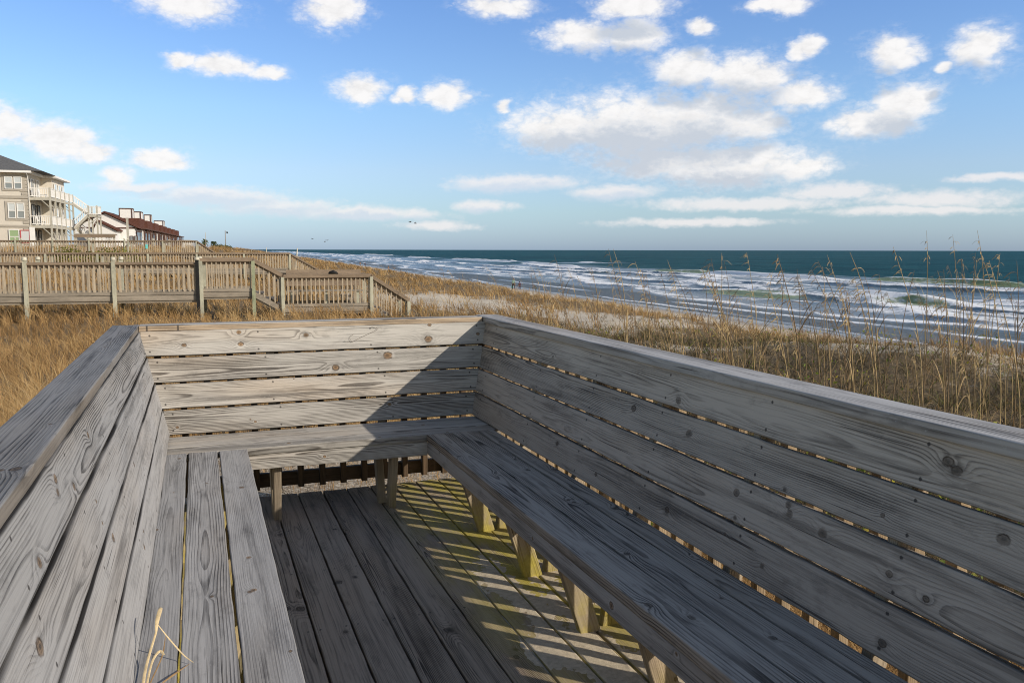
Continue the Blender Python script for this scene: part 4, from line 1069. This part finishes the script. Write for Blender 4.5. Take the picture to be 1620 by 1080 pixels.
window(hs, og, U(15.5), U(32), 2.0, 3.5, HV, glass='glass_green', hung=True, pale=False)
window(hs, og, U(33.5), U(49), 2.1, 3.45, HV, frame='red', glass='glass_pale', hung=False)
g = Geo(); g.box((U(48.5), 99.86, 1.5), (U(57), 99.93, 3.75)); g.build('white_panel', M['white'], hs, org=og)
for (va, vb) in ((101.0, 102.6), (103.4, 104.6)):
    for z0, z1 in ((7.05, 8.9), (4.1, 6.2), (1.6, 3.5)):
        window(hs, og, va, vb, z0, z1, -22.4, frame='white' if z0 > 7 else 'dark_void', glass='glass', face='u', hung=False)
for (va, vb) in ((106.8, 108.2), (108.9, 110.2), (110.8, 111.9)):
    for z0, z1 in ((7.3, 8.8), (4.3, 6.1)):
        window(hs, og, va, vb, z0, z1, -21.3, face='u', hung=True)

def white_rail(root, og, p, q, h=.95, mat='white', bal=.17, name='balcony_railing'):
    p = np.array(p, float); q = np.array(q, float); L = np.linalg.norm((q - p)[:2]); g = Geo()
    g.beam(p + [0, 0, h], q + [0, 0, h], .10, .07); g.beam(p + [0, 0, .12], q + [0, 0, .12], .06, .08)
    for k in range(1, int(L / bal)):
        c = p + (q - p) * k / int(L / bal)
        g.box((c[0] - .027, c[1] - .027, c[2] + .1), (c[0] + .027, c[1] + .027, c[2] + h))
    return g.build(name, M[mat], root, org=og)
UE = -20.45
for zf in (6.92, 3.98):
    g = Geo(); g.box((-22.4, 100.6, zf - .06), (UE, 112.6, zf)); g.box((-22.39, 100.55, zf - .30), (UE + .03, 100.66, zf - .065)); g.box((UE - .07, 100.67, zf - .30), (UE + .03, 112.6, zf - .065))
    g.box((-22.38, 103, zf - .26), (UE - .08, 103.1, zf - .063)); g.box((-21.28, 107, zf - .26), (UE - .08, 107.1, zf - .063))
    g.build('balcony_deck', M['deck_grey'], hs, org=og)
    white_rail(hs, og, (-22.3, 100.62, zf), (UE, 100.62, zf)); white_rail(hs, og, (UE, 100.62, zf), (UE, 112.5, zf))
for vq in (100.65, 103.1, 105.5, 107.9, 110.3, 112.5):
    g = Geo(); g.box((UE - .09, vq - .08, .9), (UE + .09, vq + .08, 7.95)); g.build('balcony_post', M['deck_grey'], hs, org=og)
    for zf in (6.62, 3.68):
        g = Geo(); g.beam((UE - .8, vq, zf), (UE - .05, vq, zf - .75), .08, .10, up=(0, 1, 0)); g.build('brace', M['deck_grey'], hs, org=og)
for (uq, vq, zq) in ((-21.6, 101.6, 3.98), (-21.5, 102.6, 6.92)):     # a balcony chair is a thing of its own
    t = uvthing('deck_chair', 'white deck chair on the %s balcony of the beige house' % ('lower' if zq < 5 else 'upper'), 'chair', uq, vq, zq)
    o3 = (uq, vq, zq)
    g = Geo(); g.box((uq - .3, vq - .28, zq + .38), (uq + .3, vq + .28, zq + .43)); g.build('seat', M['white'], t, org=o3)
    g = Geo(); g.beam((uq - .28, vq, zq + .40), (uq - .48, vq, zq + 1.0), .54, .04, up=(1, 0, .3)); g.build('backrest', M['white'], t, org=o3)
    for a_, b_ in ((-1, -1), (1, -1), (1, 1), (-1, 1)):
        g = Geo(); g.box((uq + a_ * .27 - .03, vq + b_ * .25 - .03, zq), (uq + a_ * .27 + .03, vq + b_ * .25 + .03, zq + .38)); g.build('leg', M['white'], t, org=o3)
# outside stair of the house: upper flight, landing tower, lower flights
LV = 112.5; la, lb = u_at(144.5, LV), u_at(160, LV)
def flight(p, q, wv, side):
    g = Geo()
    for s in (0, wv):
        g.beam((p[0], p[1] + s, p[2] - .12), (q[0], q[1] + s, q[2] - .12), .06, .28)
    n = max(3, int(abs(p[2] - q[2]) / .19))
    for k in range(n):
        f = (k + .5) / n; c = np.array(p) + (np.array(q) - np.array(p)) * f
        g.box((c[0] - .14, p[1] + .03, c[2] - .02), (c[0] + .14, p[1] + wv - .03, c[2] + .02))
    g.build('stair_flight', M['deck_grey'], hs, org=og)
    white_rail(hs, og, p, q, .92, name='stair_railing'); white_rail(hs, og, (p[0], p[1] + wv, p[2]), (q[0], q[1] + wv, q[2]), .92, name='stair_railing')
flight((UE, LV, 6.92), (la, LV, 5.55), 1.1, 0)
g = Geo(); g.box((la, LV - 1.3, 5.28), (lb, LV + 1.2, 5.55)); g.build('stair_landing', M['deck_grey'], hs, org=og)
white_rail(hs, og, (la + .1, LV - 1.28, 5.55), (lb, LV - 1.28, 5.55), .98); white_rail(hs, og, (lb, LV - 1.28, 5.55), (lb, LV + 1.2, 5.55), .98); white_rail(hs, og, (la + .1, LV + 1.2, 5.55), (lb, LV + 1.2, 5.55), .98)
for uq in (la + .08, lb - .08):
    for vq in (LV - 1.22, LV + 1.1):
        g = Geo(); g.box((uq - .08, vq - .08, .9), (uq + .08, vq + .08, 6.65)); g.build('stair_post', M['deck_grey'], hs, org=og)
for a_, b_ in ((la, lb), (lb, la)):
    g = Geo(); g.beam((a_ + .05, LV - 1.32, 5.2), (b_ - .05, LV - 1.32, 4.3), .07, .12, up=(0, 1, 0)); g.build('brace', M['deck_grey'], hs, org=og)
flight((la, LV - 1.25, 5.55), (u_at(119.5, LV - 1.2), LV - 1.25, 3.98), 1.0, 0)
flight((u_at(124, LV), LV - .1, 3.9), (u_at(146, LV), LV - .1, 2.3), 1.0, 0)

# timber arbour and posts in front of the house
t = uvthing('timber_arbour', 'low grey timber arbour with a heavy brown beam beside the house stair', 'arbour', u_at(150, 95), 95, 1.4); o3 = tuple((u_at(150, 95), 95, 1.4))
g = Geo(); g.box((u_at(118, 95), 94.9, 2.64), (u_at(183, 95), 95.1, 2.95)); g.build('beam', M['fence_rail'], t, org=o3)
g = Geo(); g.box((u_at(118, 95) + .1, 95.2, 2.9), (u_at(183, 95) - .1, 97.2, 3.02)); g.build('roof', M['fence_skirt'], t, org=o3)
for px in (121, 150, 181):
    g = Geo(); uq = u_at(px, 95.03); g.box((uq - .09, 94.95, .9), (uq + .09, 95.1, 2.64)); g.build('post', M['deck_grey'], t, org=o3)
t = uvthing('picket_fence', 'short white picket fence under the timber arbour', 'fence', u_at(160, 99), 99, 1.4); o3 = (u_at(160, 99), 99, 1.4)
white_rail(t, o3, (u_at(146, 99), 99, 1.6), (u_at(180, 99), 99, 1.6), .95, name='picket_panel'); g = Geo(); g.box((u_at(146, 99) - .05, 98.95, 1.2), (u_at(146, 99) + .05, 99.05, 2.6)); g.build('post', M['white'], t, org=o3); g = Geo(); g.box((u_at(180, 99) - .05, 98.95, 1.2), (u_at(180, 99) + .05, 99.05, 2.6)); g.build('post', M['white'], t, org=o3)
for px, v_, top, lab in ((203, 92, 4.45, 'tall square weathered post standing before the first brown roofed cottage'), (243, 100, 2.6, 'short pale post left of the middle cottages'), (268, 104, 2.5, 'small pale post in front of the farthest cottages')):
    g = Geo(); uq = u_at(px, v_); g.box((-.1, -.1, -.6), (.1, .1, top - 1.4)); g.box((-.12, -.12, top - 1.4), (.12, .12, top - 1.33))
    o = g.build('timber_post', M['deck_grey']); o.location = W(uq, v_, 1.4); o.rotation_euler.z = -HEAD; tag(o, lab, 'post')

# ------------------------------------------------------------------ the row of brown roofed cottages
def cottage(v0, v1, ur, ue, zr, ze, label, chim=None, first=False):
    t = uvthing('cottage', label, 'cottage', ue, v0, 1.4, 'row of white cottages with brown roofs'); og = (ue, v0, 1.4)
    ul = 2 * ur - ue
    g = Geo(); g.prism([(ul + .4, v0 + .35, .9), (ue - .5, v0 + .35, .9), (ue - .5, v0 + .35, ze + .14), (ur, v0 + .35, zr - .12), (ul + .4, v0 + .35, ze + .14)], (0, v1 - v0 - .7, 0))
    g.build('wall', M['white'], t, org=og)
    g = Geo(); th = .22
    for (a, b) in (((ue, ze), (ur, zr)), ((ur, zr), (ul, ze))):
        g.prism([(a[0], v0, a[1]), (b[0], v0, b[1]), (b[0], v0, b[1] + th), (a[0], v0, a[1] + th)], (0, v1 - v0, 0))
    g.build('roof', M['brown_roof'], t, org=og)
    g = Geo(); g.box((ul + .4, v0 + .27, ze - .05), (ue - .5, v0 + .345, ze + .12)); g.build('gable_trim', M['brown_trim'], t, org=og)
    # sea front: dark glazing under the eave, porch posts and dark rail
    g = Geo(); g.box((ue - .505, v0 + 1.2, 2.0), (ue - .42, v1 - 1.2, ze - .35)); w = g.build('window', M['brown_trim'], t, org=og)
    g = Geo(); g.box((ue - .43, v0 + 1.4, 2.1), (ue - .40, v1 - 1.4, ze - .5)); g.build('pane', M['glass'], w, org=og)
    for vq in (v0 + .5, (v0 + v1) / 2, v1 - .5):
        g = Geo(); g.box((ue + .6, vq - .08, .9), (ue + .76, vq + .08, ze - .1)); g.build('porch_post', M['brown_trim'], t, org=og)
    g = Geo(); g.box((ue + .3, v0 + .2, ze - .12), (ue + .95, v1 - .2, ze + .02)); g.box((ue + .62, v0 + .4, 2.55), (ue + .72, v1 - .4, 2.66)); g.box((ue - .4, v0 + .3, 1.45), (ue + .9, v1 - .3, 1.62)); g.build('porch', M['brown_trim'], t, org=og)
    g = Geo(); g.box((ur + 1.75, v0 + 2.6, ze - .1), (ue - .12, v1 - .25, zr - .62)); g.build('shingled_dormer', M['brown_roof'], t, org=og)
    if chim:
        ca, cb, va, vb, zt = chim
        g = Geo(); g.box((ca, va, zr - 1.4), (cb, vb, zt)); c = g.build('chimney', M['white'], t, org=og)
        g = Geo(); g.box((ca - .06, va - .06, zt), (cb + .06, vb + .06, zt + .14))
        for (x, y) in ((ca, va), (cb, va), (ca, vb), (cb, vb)): g.box((x - .07, y - .07, zr - 1.2), (x + .07, y + .07, zt - .002))
        g.build('chimney_trim', M['brown_trim'], c, org=og)
    if first:
        for (a, b, z0, z1) in ((204.5, 219, 2.15, 3.35),):
            window(t, og, u_at(a, v0), u_at(b, v0), z0, z1, v0 + .35, frame='brown_trim', glass='glass', n=2, hung=False)
    return t
cl = ['white cottage with brown gable and large white chimney, nearest of the row', 'white cottage second in the row with paired chimney on brown roof', 'brown roofed cottage third in the row with small white chimney', 'brown roofed cottage fourth in the row without chimney',
      'brown roofed cottage fifth in the row, low porch in shade', 'brown roofed cottage sixth in the row with short chimney', 'brown roofed cottage seventh in the row, only roof showing', 'farthest brown roofed cottage at the end of the row']
vb = [130, 139.6, 150.6, 160, 167.8, 175, 183, 193]
for i in range(8):
    v0 = vb[i]; v1 = (vb[i + 1] if i < 7 else 202) - .9
    chim = {0: (-18.6, -16.9, 136, 138, 7.35), 1: (-18.0, -16.9, 146, 149, 7.3), 2: (-17.6, -16.6, 157, 158.6, 7.25), 5: (-18.2, -16.6, 178, 181, 6.9)}.get(i)
    cottage(v0, v1, -19.7, -15.4, 6.55 - .06 * i, 4.42 - .03 * i, cl[i], chim, i == 0)
t = uvthing('cottage_annex', 'small white annex with low brown gable against the nearest cottage', 'annex', u_at(187, 126), 126, 1.4); o3 = (u_at(187, 126), 126, 1.4)
a, b = u_at(150, 126), u_at(187, 126); m_ = (a + b) / 2 - 1.0
g = Geo(); g.prism([(a, 126, .9), (b - .2, 126, .9), (b - .2, 126, 3.95), (m_, 126, 5.2), (a, 126, 4.2)], (0, 4, 0)); g.build('wall', M['white'], t, org=o3)
g = Geo(); g.prism([(b + .1, 125.7, 3.9), (m_, 125.7, 5.25), (m_, 125.7, 5.45), (b + .1, 125.7, 4.1)], (0, 4.5, 0)); g.prism([(m_, 125.7, 5.25), (a - .2, 125.7, 4.15), (a - .2, 125.7, 4.35), (m_, 125.7, 5.45)], (0, 4.5, 0)); g.build('roof', M['brown_roof'], t, org=o3)
window(t, o3, u_at(168.5, 126), u_at(179, 126), 2.3, 3.4, 126, frame='stucco_trim', glass='glass_pale', n=2, hung=False)
# pale house beyond the row
t = uvthing('far_house', 'tiny pale flat roofed house past the end of the cottage row', 'house', -17, 232, 1.6); o3 = (-17, 232, 1.6)
g = Geo(); g.box((-24, 232, 1.0), (-15.5, 244, 3.6)); g.build('wall', M['white'], t, org=o3); g = Geo(); g.box((-24.3, 231.7, 3.6), (-15.2, 244.3, 3.85)); g.build('roof', M['stucco_trim'], t, org=o3)

# lamp pole, palms and bushes on the far dune
v_ = 250.0; uq = u_at(357, v_); zg = float(ground_z(uq, v_))
lp = uvthing('lamp_pole', 'slim grey lamp pole on the far dune with one small lamp', 'lamp pole', uq, v_, zg); o3 = (uq, v_, zg)
M['pole'] = plain('pole_grey', (.25, .25, .25), .7, .1)
g = Geo(); g.tube([(uq, v_, zg - .5), (uq, v_, 3.0), (uq, v_, 6.7)], [.16, .14, .11], 8); g.build('pole', M['pole'], lp, True, org=o3)
g = Geo(); g.tube([(uq, v_, 6.2), (uq + .3, v_, 6.35), (uq + .5, v_, 6.3)], .05, 6); g.build('arm', M['pole'], lp, True, org=o3)
g = Geo(); g.tube([(uq + .5, v_, 6.42), (uq + .5, v_, 6.3), (uq + .5, v_, 6.05), (uq + .5, v_, 5.9)], [.05, .2, .24, .1], 8); g.build('lamp_head', M['fence_dark'], lp, True, org=o3)
M['palm_leaf'] = m_grass('palm_leaf', [(0, (.03, .05, .02)), (1, (.11, .13, .05))], .2)
M['bark'] = plain('palm_bark', (.12, .09, .06), .9, .3, 4)
def palm(px, v_, h, lab, seed):
    rs = np.random.default_rng(seed); uq = u_at(px, v_); zg = float(ground_z(uq, v_)); o3 = (uq, v_, zg)
    t = uvthing('palm_tree', lab, 'palm', uq, v_, zg)
    g = Geo(); g.tube([(uq, v_, zg - .2), (uq + .05, v_, zg + h * .35), (uq, v_, zg + h * .62)], [.22, .17, .16], 8); g.build('trunk', M['bark'], t, True, org=o3)
    g = Geo(); c = np.array((uq, v_, zg + h * .62))
    for k in range(46):
        d = rs.normal(size=3); d[2] = d[2] * .8 + .15; d /= np.linalg.norm(d); L = h * rs.uniform(.26, .4)
        n0 = g.n; strip(g, [c, c + d * L * .5 + [0, 0, .06], c + d * L * .85 + [0, 0, -.02], c + d * L + [0, 0, -.2]], [.03, .10, .08, .01], 7)
        g.A[-1][1]['tint'] = rs.uniform(0, 1)
    g.build('crown', M['palm_leaf'], t, org=o3)
palm(324, 178, 2.3, 'bushier of the two small palms on the dune skyline, beside a thin stick', 4)
palm(338.5, 185, 2.1, 'small round headed palm between the bushy palm and the lamp pole', 5)
t = uvthing('thin_stick', 'thin upright stick among the bushier palm leaves', 'stick', u_at(325.5, 176), 176, 1.5)
g = Geo(); g.tube([(0, 0, -.3), (.03, 0, 1.6), (0, 0, 3.3)], [.07, .06, .04], 6); o = g.build('shaft', M['deck_grey'], t, True)
M['bush'] = m_grass('bush_leaf', [(0, (.025, .035, .012)), (.6, (.085, .095, .03)), (1, (.17, .17, .05))], .2)
def bush(u, v, w, h, lab, seed, n=900, sz=.09, mat='bush'):
    rs = np.random.default_rng(seed); zg = float(ground_z(u, v)); t = uvthing('bush', lab, 'bush', u, v, zg)
    th = rs.uniform(0, 2 * pi, n); ph = np.arcsin(rs.uniform(-.1, 1, n)); rr = (rs.uniform(.4, 1, n)) * (.7 + .6 * vn(th * 2.2 + seed, ph * 3, seed))
    P = np.stack([np.cos(th) * np.cos(ph) * w * rr, np.sin(th) * np.cos(ph) * w * .8 * rr, np.sin(ph) * h * rr], 1)
    A = rs.normal(size=(n, 3)); A /= np.linalg.norm(A, axis=1)[:, None]; B = np.cross(A, rs.normal(size=(n, 3))); B /= np.linalg.norm(B, axis=1)[:, None]
    s = sz * rs.uniform(.6, 1.5, n)[:, None]
    V = np.stack([P - A * s, P + B * s * .6, P + A * s, P - B * s * .6], 1); Q = np.arange(n)[:, None] * 4 + np.arange(4)[None, :]
    g = Geo(); g.add(V.reshape(-1, 3), [Q], tint=np.repeat(np.clip(rs.uniform(0, 1, n) * .7 + .4 * vn(th * 3, ph * 4, seed + 1), 0, 1), 4)); g.build('foliage', M[mat], t)
    g = Geo()
    for k in range(7):
        a = rs.uniform(0, 2 * pi); g.tube([(0, 0, -.2), (cos(a) * w * .25, sin(a) * w * .25, h * .35), (cos(a) * w * .55, sin(a) * w * .5, h * .7)], [.035, .025, .01], 5)
    g.build('stem', M['bark'], t, True)
bush(u_at(348, 240), 240, 2.6, 1.3, 'low green bush left of the lamp pole on the dune skyline', 31, 900, .2)
bush(u_at(360, 236), 236, 1.5, 1.0, 'small green bush right of the lamp pole foot', 32, 600, .18)
M['bush_olive'] = m_grass('bush_olive_leaf', [(0, (.06, .06, .012)), (.5, (.16, .155, .03)), (1, (.30, .28, .06))], .2)
bush(u_at(112, 58), 58, 1.7, 1.1, 'low yellow green bush before the grey far boardwalk, under the house balconies', 33, 1500, .07, 'bush_olive')
bush(u_at(176, 57), 57, 1.6, 1.05, 'low dull green bush before the grey far boardwalk, left of its end post', 34, 1300, .07, 'bush_olive')
bush(u_at(198, 58), 58, 1.2, 1.0, 'small olive bush where the grey and pale far boardwalks meet', 35, 900, .06, 'bush_olive')
for px, v_, h, lean, lab in ((468, 62, .95, .10, 'bleached leaning stake at the foot of the middle boardwalk ramp'), (421, 100, .7, 0, 'short pale stake near the end of the most distant boardwalk')):
    uq = u_at(px, v_); zg = float(ground_z(uq, v_)); g = Geo(); zt = Zp(392 if px == 468 else 391, v_ * .95) - zg
    g.tube([(-lean, 0, -.2), (0, 0, zt * .5), (lean, 0, zt)], [.05, .045, .04], 6)
    o = g.build('stake', M['cap_pale'], None, True); o.location = W(uq, v_, zg); o.rotation_euler.z = -HEAD; tag(o, lab, 'stake')
#@@NEXT
# ------------------------------------------------------------------ people on the beach
def cloth(name, col): M[name] = plain(name, col, .85, .15, 12)
cloth('skin', (.42, .26, .19)); cloth('hair_dark', (.03, .022, .018)); cloth('shirt_green', (.30, .44, .36)); cloth('trousers_brown', (.06, .042, .036)); cloth('hat_white', (.7, .7, .7))
cloth('coat_navy', (.035, .03, .055)); cloth('coat_plum', (.09, .035, .05)); cloth('coat_dark_green', (.035, .055, .035)); cloth('coat_grey', (.12, .12, .13)); cloth('coat_brown', (.20, .12, .07)); cloth('jeans', (.05, .06, .09))

def skin_body(name, pts, edges, mat, parent, root=0, sub=2):
    me = bpy.data.meshes.new(name); me.from_pydata([p[:3] for p in pts], edges, []); me.update()
    o = bpy.data.objects.new(name, me); COL.objects.link(o); o.parent = parent
    o.modifiers.new('skin', 'SKIN').use_smooth_shade = True
    me.skin_vertices.new() if not me.skin_vertices else None
    lay = me.skin_vertices[0].data
    for i, p in enumerate(pts):
        lay[i].radius = (p[3], p[3] * (p[4] if len(p) > 4 else 1)); lay[i].use_root = (i == root)
    s = o.modifiers.new('subdivision', 'SUBSURF'); s.levels = sub; s.render_levels = sub
    me.materials.append(mat); return o

def person(label, px, v, height, face, bend, stride, top, bottom, hair='hair_dark', hat=None, arm=(.25, .1)):
    """face: heading of the body in the shore frame, bend: how far the trunk leans forward, stride: half step in metres (for 1.75 m)"""
    u = u_at(px, v); z = float(ground_z(u, v)); k = height / 1.75
    t = uvthing('person', label, 'person', u, v, z, 'people on the beach'); t.rotation_euler.z = -HEAD + face; t.scale = (k, k, k)
    cb, sb = cos(bend), sin(bend)
    hip = np.array((0, 0, .93))
    up = lambda d, f=0.0, x=0.0: tuple(hip + np.array((x, d * sb + f * cb, d * cb - f * sb)))
    pts = [(*up(0), .125, .8), (*up(.20), .115, .75), (*up(.40), .135, .75), (*up(.52), .07), (*up(.60, .01), .05), (*up(.68, .03), .075, 1.1), (*up(.76, .03), .088, 1.15), (*up(.82, .02), .07, 1.1)]
    edges = [(i, i + 1) for i in range(7)]
    hands = []
    for s, (af, ab) in ((-1, arm), (1, (-arm[0], arm[1]))):
        n = len(pts); sh = np.array(up(.47, 0, s * .17)); el = sh + (s * .07, af * .5 + .02, -.27); wr = el + (s * .03, af * .6 + .06, -.24)
        pts += [(*sh, .058), (*el, .042), (*wr, .030), (*(wr + np.array((0, .015, -.07))), .034, .6)]
        edges += [(2, n), (n, n + 1), (n + 1, n + 2), (n + 2, n + 3)]; hands.append((s, wr + np.array((0, .02, -.10))))
    for s in (-1, 1):
        n = len(pts); kn = np.array((s * .10, s * stride * .55 + .03, .50)); an = np.array((s * .10, s * stride, .085))
        pts += [(s * .10, 0, .86, .095), (*kn, .062), (*an, .042), (s * .11, an[1] + .13, .035, .038, 1.2)]
        edges += [(0, n), (n, n + 1), (n + 1, n + 2), (n + 2, n + 3)]
    body = skin_body('body', pts, edges, M['skin'], t)
    # fingers and thumbs, nose
    g = Geo()
    for s, h in hands:
        for f in range(4):
            p = h + np.array((0, (f - 1.5) * .018, 0)); g.tube([p + (0, 0, .03), p + (-s * .005, .004, -.025), p + (-s * .018, .004, -.055 + .006 * abs(f - 1.3))], [.009, .008, .006], 5)
        p = h + np.array((-s * .01, .03, .03)); g.tube([p, p + (-s * .012, .03, -.02), p + (-s * .02, .035, -.045)], [.010, .009, .007], 5)
    f_ = np.array(up(.71, .12)); g.tube([f_ + (0, -.03, .035), f_, f_ + (0, -.03, -.02)], [.008, .016, .01], 5)
    g.build('fingers_and_nose', M['skin'], body, True)
    tp = [(*up(-.02), .14, .82), (*up(.20), .132, .8), (*up(.42), .152, .8), (*up(.51), .085)]; te = [(0, 1), (1, 2), (2, 3)]
    for s, (af, ab) in ((-1, arm), (1, (-arm[0], arm[1]))):
        n = len(tp); sh = np.array(up(.47, 0, s * .17)); el = sh + (s * .07, af * .5 + .02, -.27); wr = el + (s * .03, af * .6 + .06, -.21)
        tp += [(*sh, .075), (*el, .058), (*wr, .045)]; te += [(2, n), (n, n + 1), (n + 1, n + 2)]
    skin_body('jacket', tp, te, M[top], t)
    lp_ = [(0, 0, .95, .135, .85)]; le = []
    for s in (-1, 1):
        n = len(lp_); kn = np.array((s * .10, s * stride * .55 + .03, .50)); an = np.array((s * .10, s * stride, .12))
        lp_ += [(s * .10, 0, .86, .108), (*kn, .078), (*an, .06)]; le += [(0, n), (n, n + 1), (n + 1, n + 2)]
    skin_body('trousers', lp_, le, M[bottom], t)
    g = Geo(); c = np.array(up(.76, .0))
    if hat: g.tube([c + (0, .0, -.03), c + (0, .01, -.02), c + (0, .0, .03), c + (0, 0, .10), c + (0, 0, .13)], [.16, .165, .105, .09, .03], 12); g.build('hat', M[hat], t, True)
    g = Geo(); g.tube([c + (0, -.03, -.13), c + (0, -.04, -.06), c + (0, -.03, .02), c + (0, -.005, .085), c + (0, 0, .12)], [.05, .09, .105, .09, .03], 10); g.build('hair', M[hair], t, True)
    return t, hands, k
p1, hd, k1 = person('adult in pale green top and white hat walking with a bucket', 812, 122, 1.80, -.5, .12, .22, 'shirt_green', 'trousers_brown', hat='hat_white', arm=(.30, .1))
person('child in dark plum coat walking just behind the adult with the bucket', 822, 121, 1.35, -.4, .10, .18, 'coat_plum', 'coat_navy')
person('small child in dark clothes bending forward near the grass edge', 848, 118, 1.10, .9, .75, .12, 'coat_dark_green', 'coat_dark_green', arm=(.5, .1))
person('distant walker in grey brown coat, left of a close pair by the water', 569, 296, 1.72, .3, .05, .2, 'coat_brown', 'jeans')
person('distant walker in dark blue clothes, right of a close pair by the water', 577, 292, 1.75, .3, .05, .2, 'coat_navy', 'jeans')
person('lone distant figure in brown standing by the swash beyond the lower landing', 614, 236, 1.6, 1.2, .03, .05, 'coat_brown', 'coat_brown')
person('most distant tiny figure on the beach beyond the middle boardwalk ramp', 514, 430, 1.75, .2, .05, .2, 'coat_grey', 'jeans')
# the bucket hangs from the adult's left hand
s_, h_ = hd[0]; hp = Matrix.Rotation(-HEAD - .5, 3, 'Z') @ Vector(h_ * k1) + p1.location
M['bucket'] = plain('turquoise_bucket', (.30, .66, .62), .45, .1)
b = thing('bucket', 'pale turquoise bucket hanging from the hand of the adult in green', 'bucket', (hp.x, hp.y, hp.z - .55), 0)
g = Geo(); g.tube([(0, 0, 0), (0, 0, .02), (0, 0, .30), (0, 0, .32)], [.13, .14, .19, .20], 14); g.build('pail', M['bucket'], b, True)
g = Geo(); g.tube([(-.19, 0, .30), (-.12, 0, .45), (0, 0, .52), (.12, 0, .45), (.19, 0, .30)], .012, 6); g.build('handle', M['white'], b, True)

# ------------------------------------------------------------------ gulls
M['gull'] = plain('gull_grey', (.10, .095, .09), .8, .2, 10)
def gull(px, py, D, lab, roll, flap):
    d = Vector(((px - 810) / 1321, (540 - py) / 1321, -1)); d.rotate(cam.rotation_euler); p = cam.location + d * D
    t = thing('gull', lab, 'bird', p, random.uniform(0, 6), 'gulls over the water')
    g = Geo(); g.tube([(0, -.30, 0), (0, -.2, 0), (0, 0, .01), (0, .16, .02), (0, .24, .03), (0, .31, .02)], [.03, .05, .075, .06, .045, .01], 8); g.build('body', M['gull'], t, True)
    for s in (-1, 1):
        g = Geo(); P = [(s * .04, .03, .02), (s * .28, .07, .10 + flap), (s * .55, -.02, .08 + flap * .6), (s * .75, -.12, .03)]
        strip(g, P, [.10, .09, .06, .01], 9, nrm=(0, .2, 1)); g.build('wing', M['gull'], t, True)
    t.scale = (.85, .85, .85); t.rotation_euler.y = roll
gull(649, 351.5, 150, 'left gull of the highest pair above the breakers', .1, .1)
gull(657, 353.5, 148, 'right gull of the highest pair above the breakers', -.15, .15)
gull(494, 378, 230, 'lone tiny gull low over the horizon above the middle boardwalk ramp', .1, .1)
gull(514, 382.5, 220, 'lower gull of a tiny pair just above the horizon', .2, .1)
gull(517.5, 380.5, 225, 'upper gull of a tiny pair just above the horizon', -.1, .2)
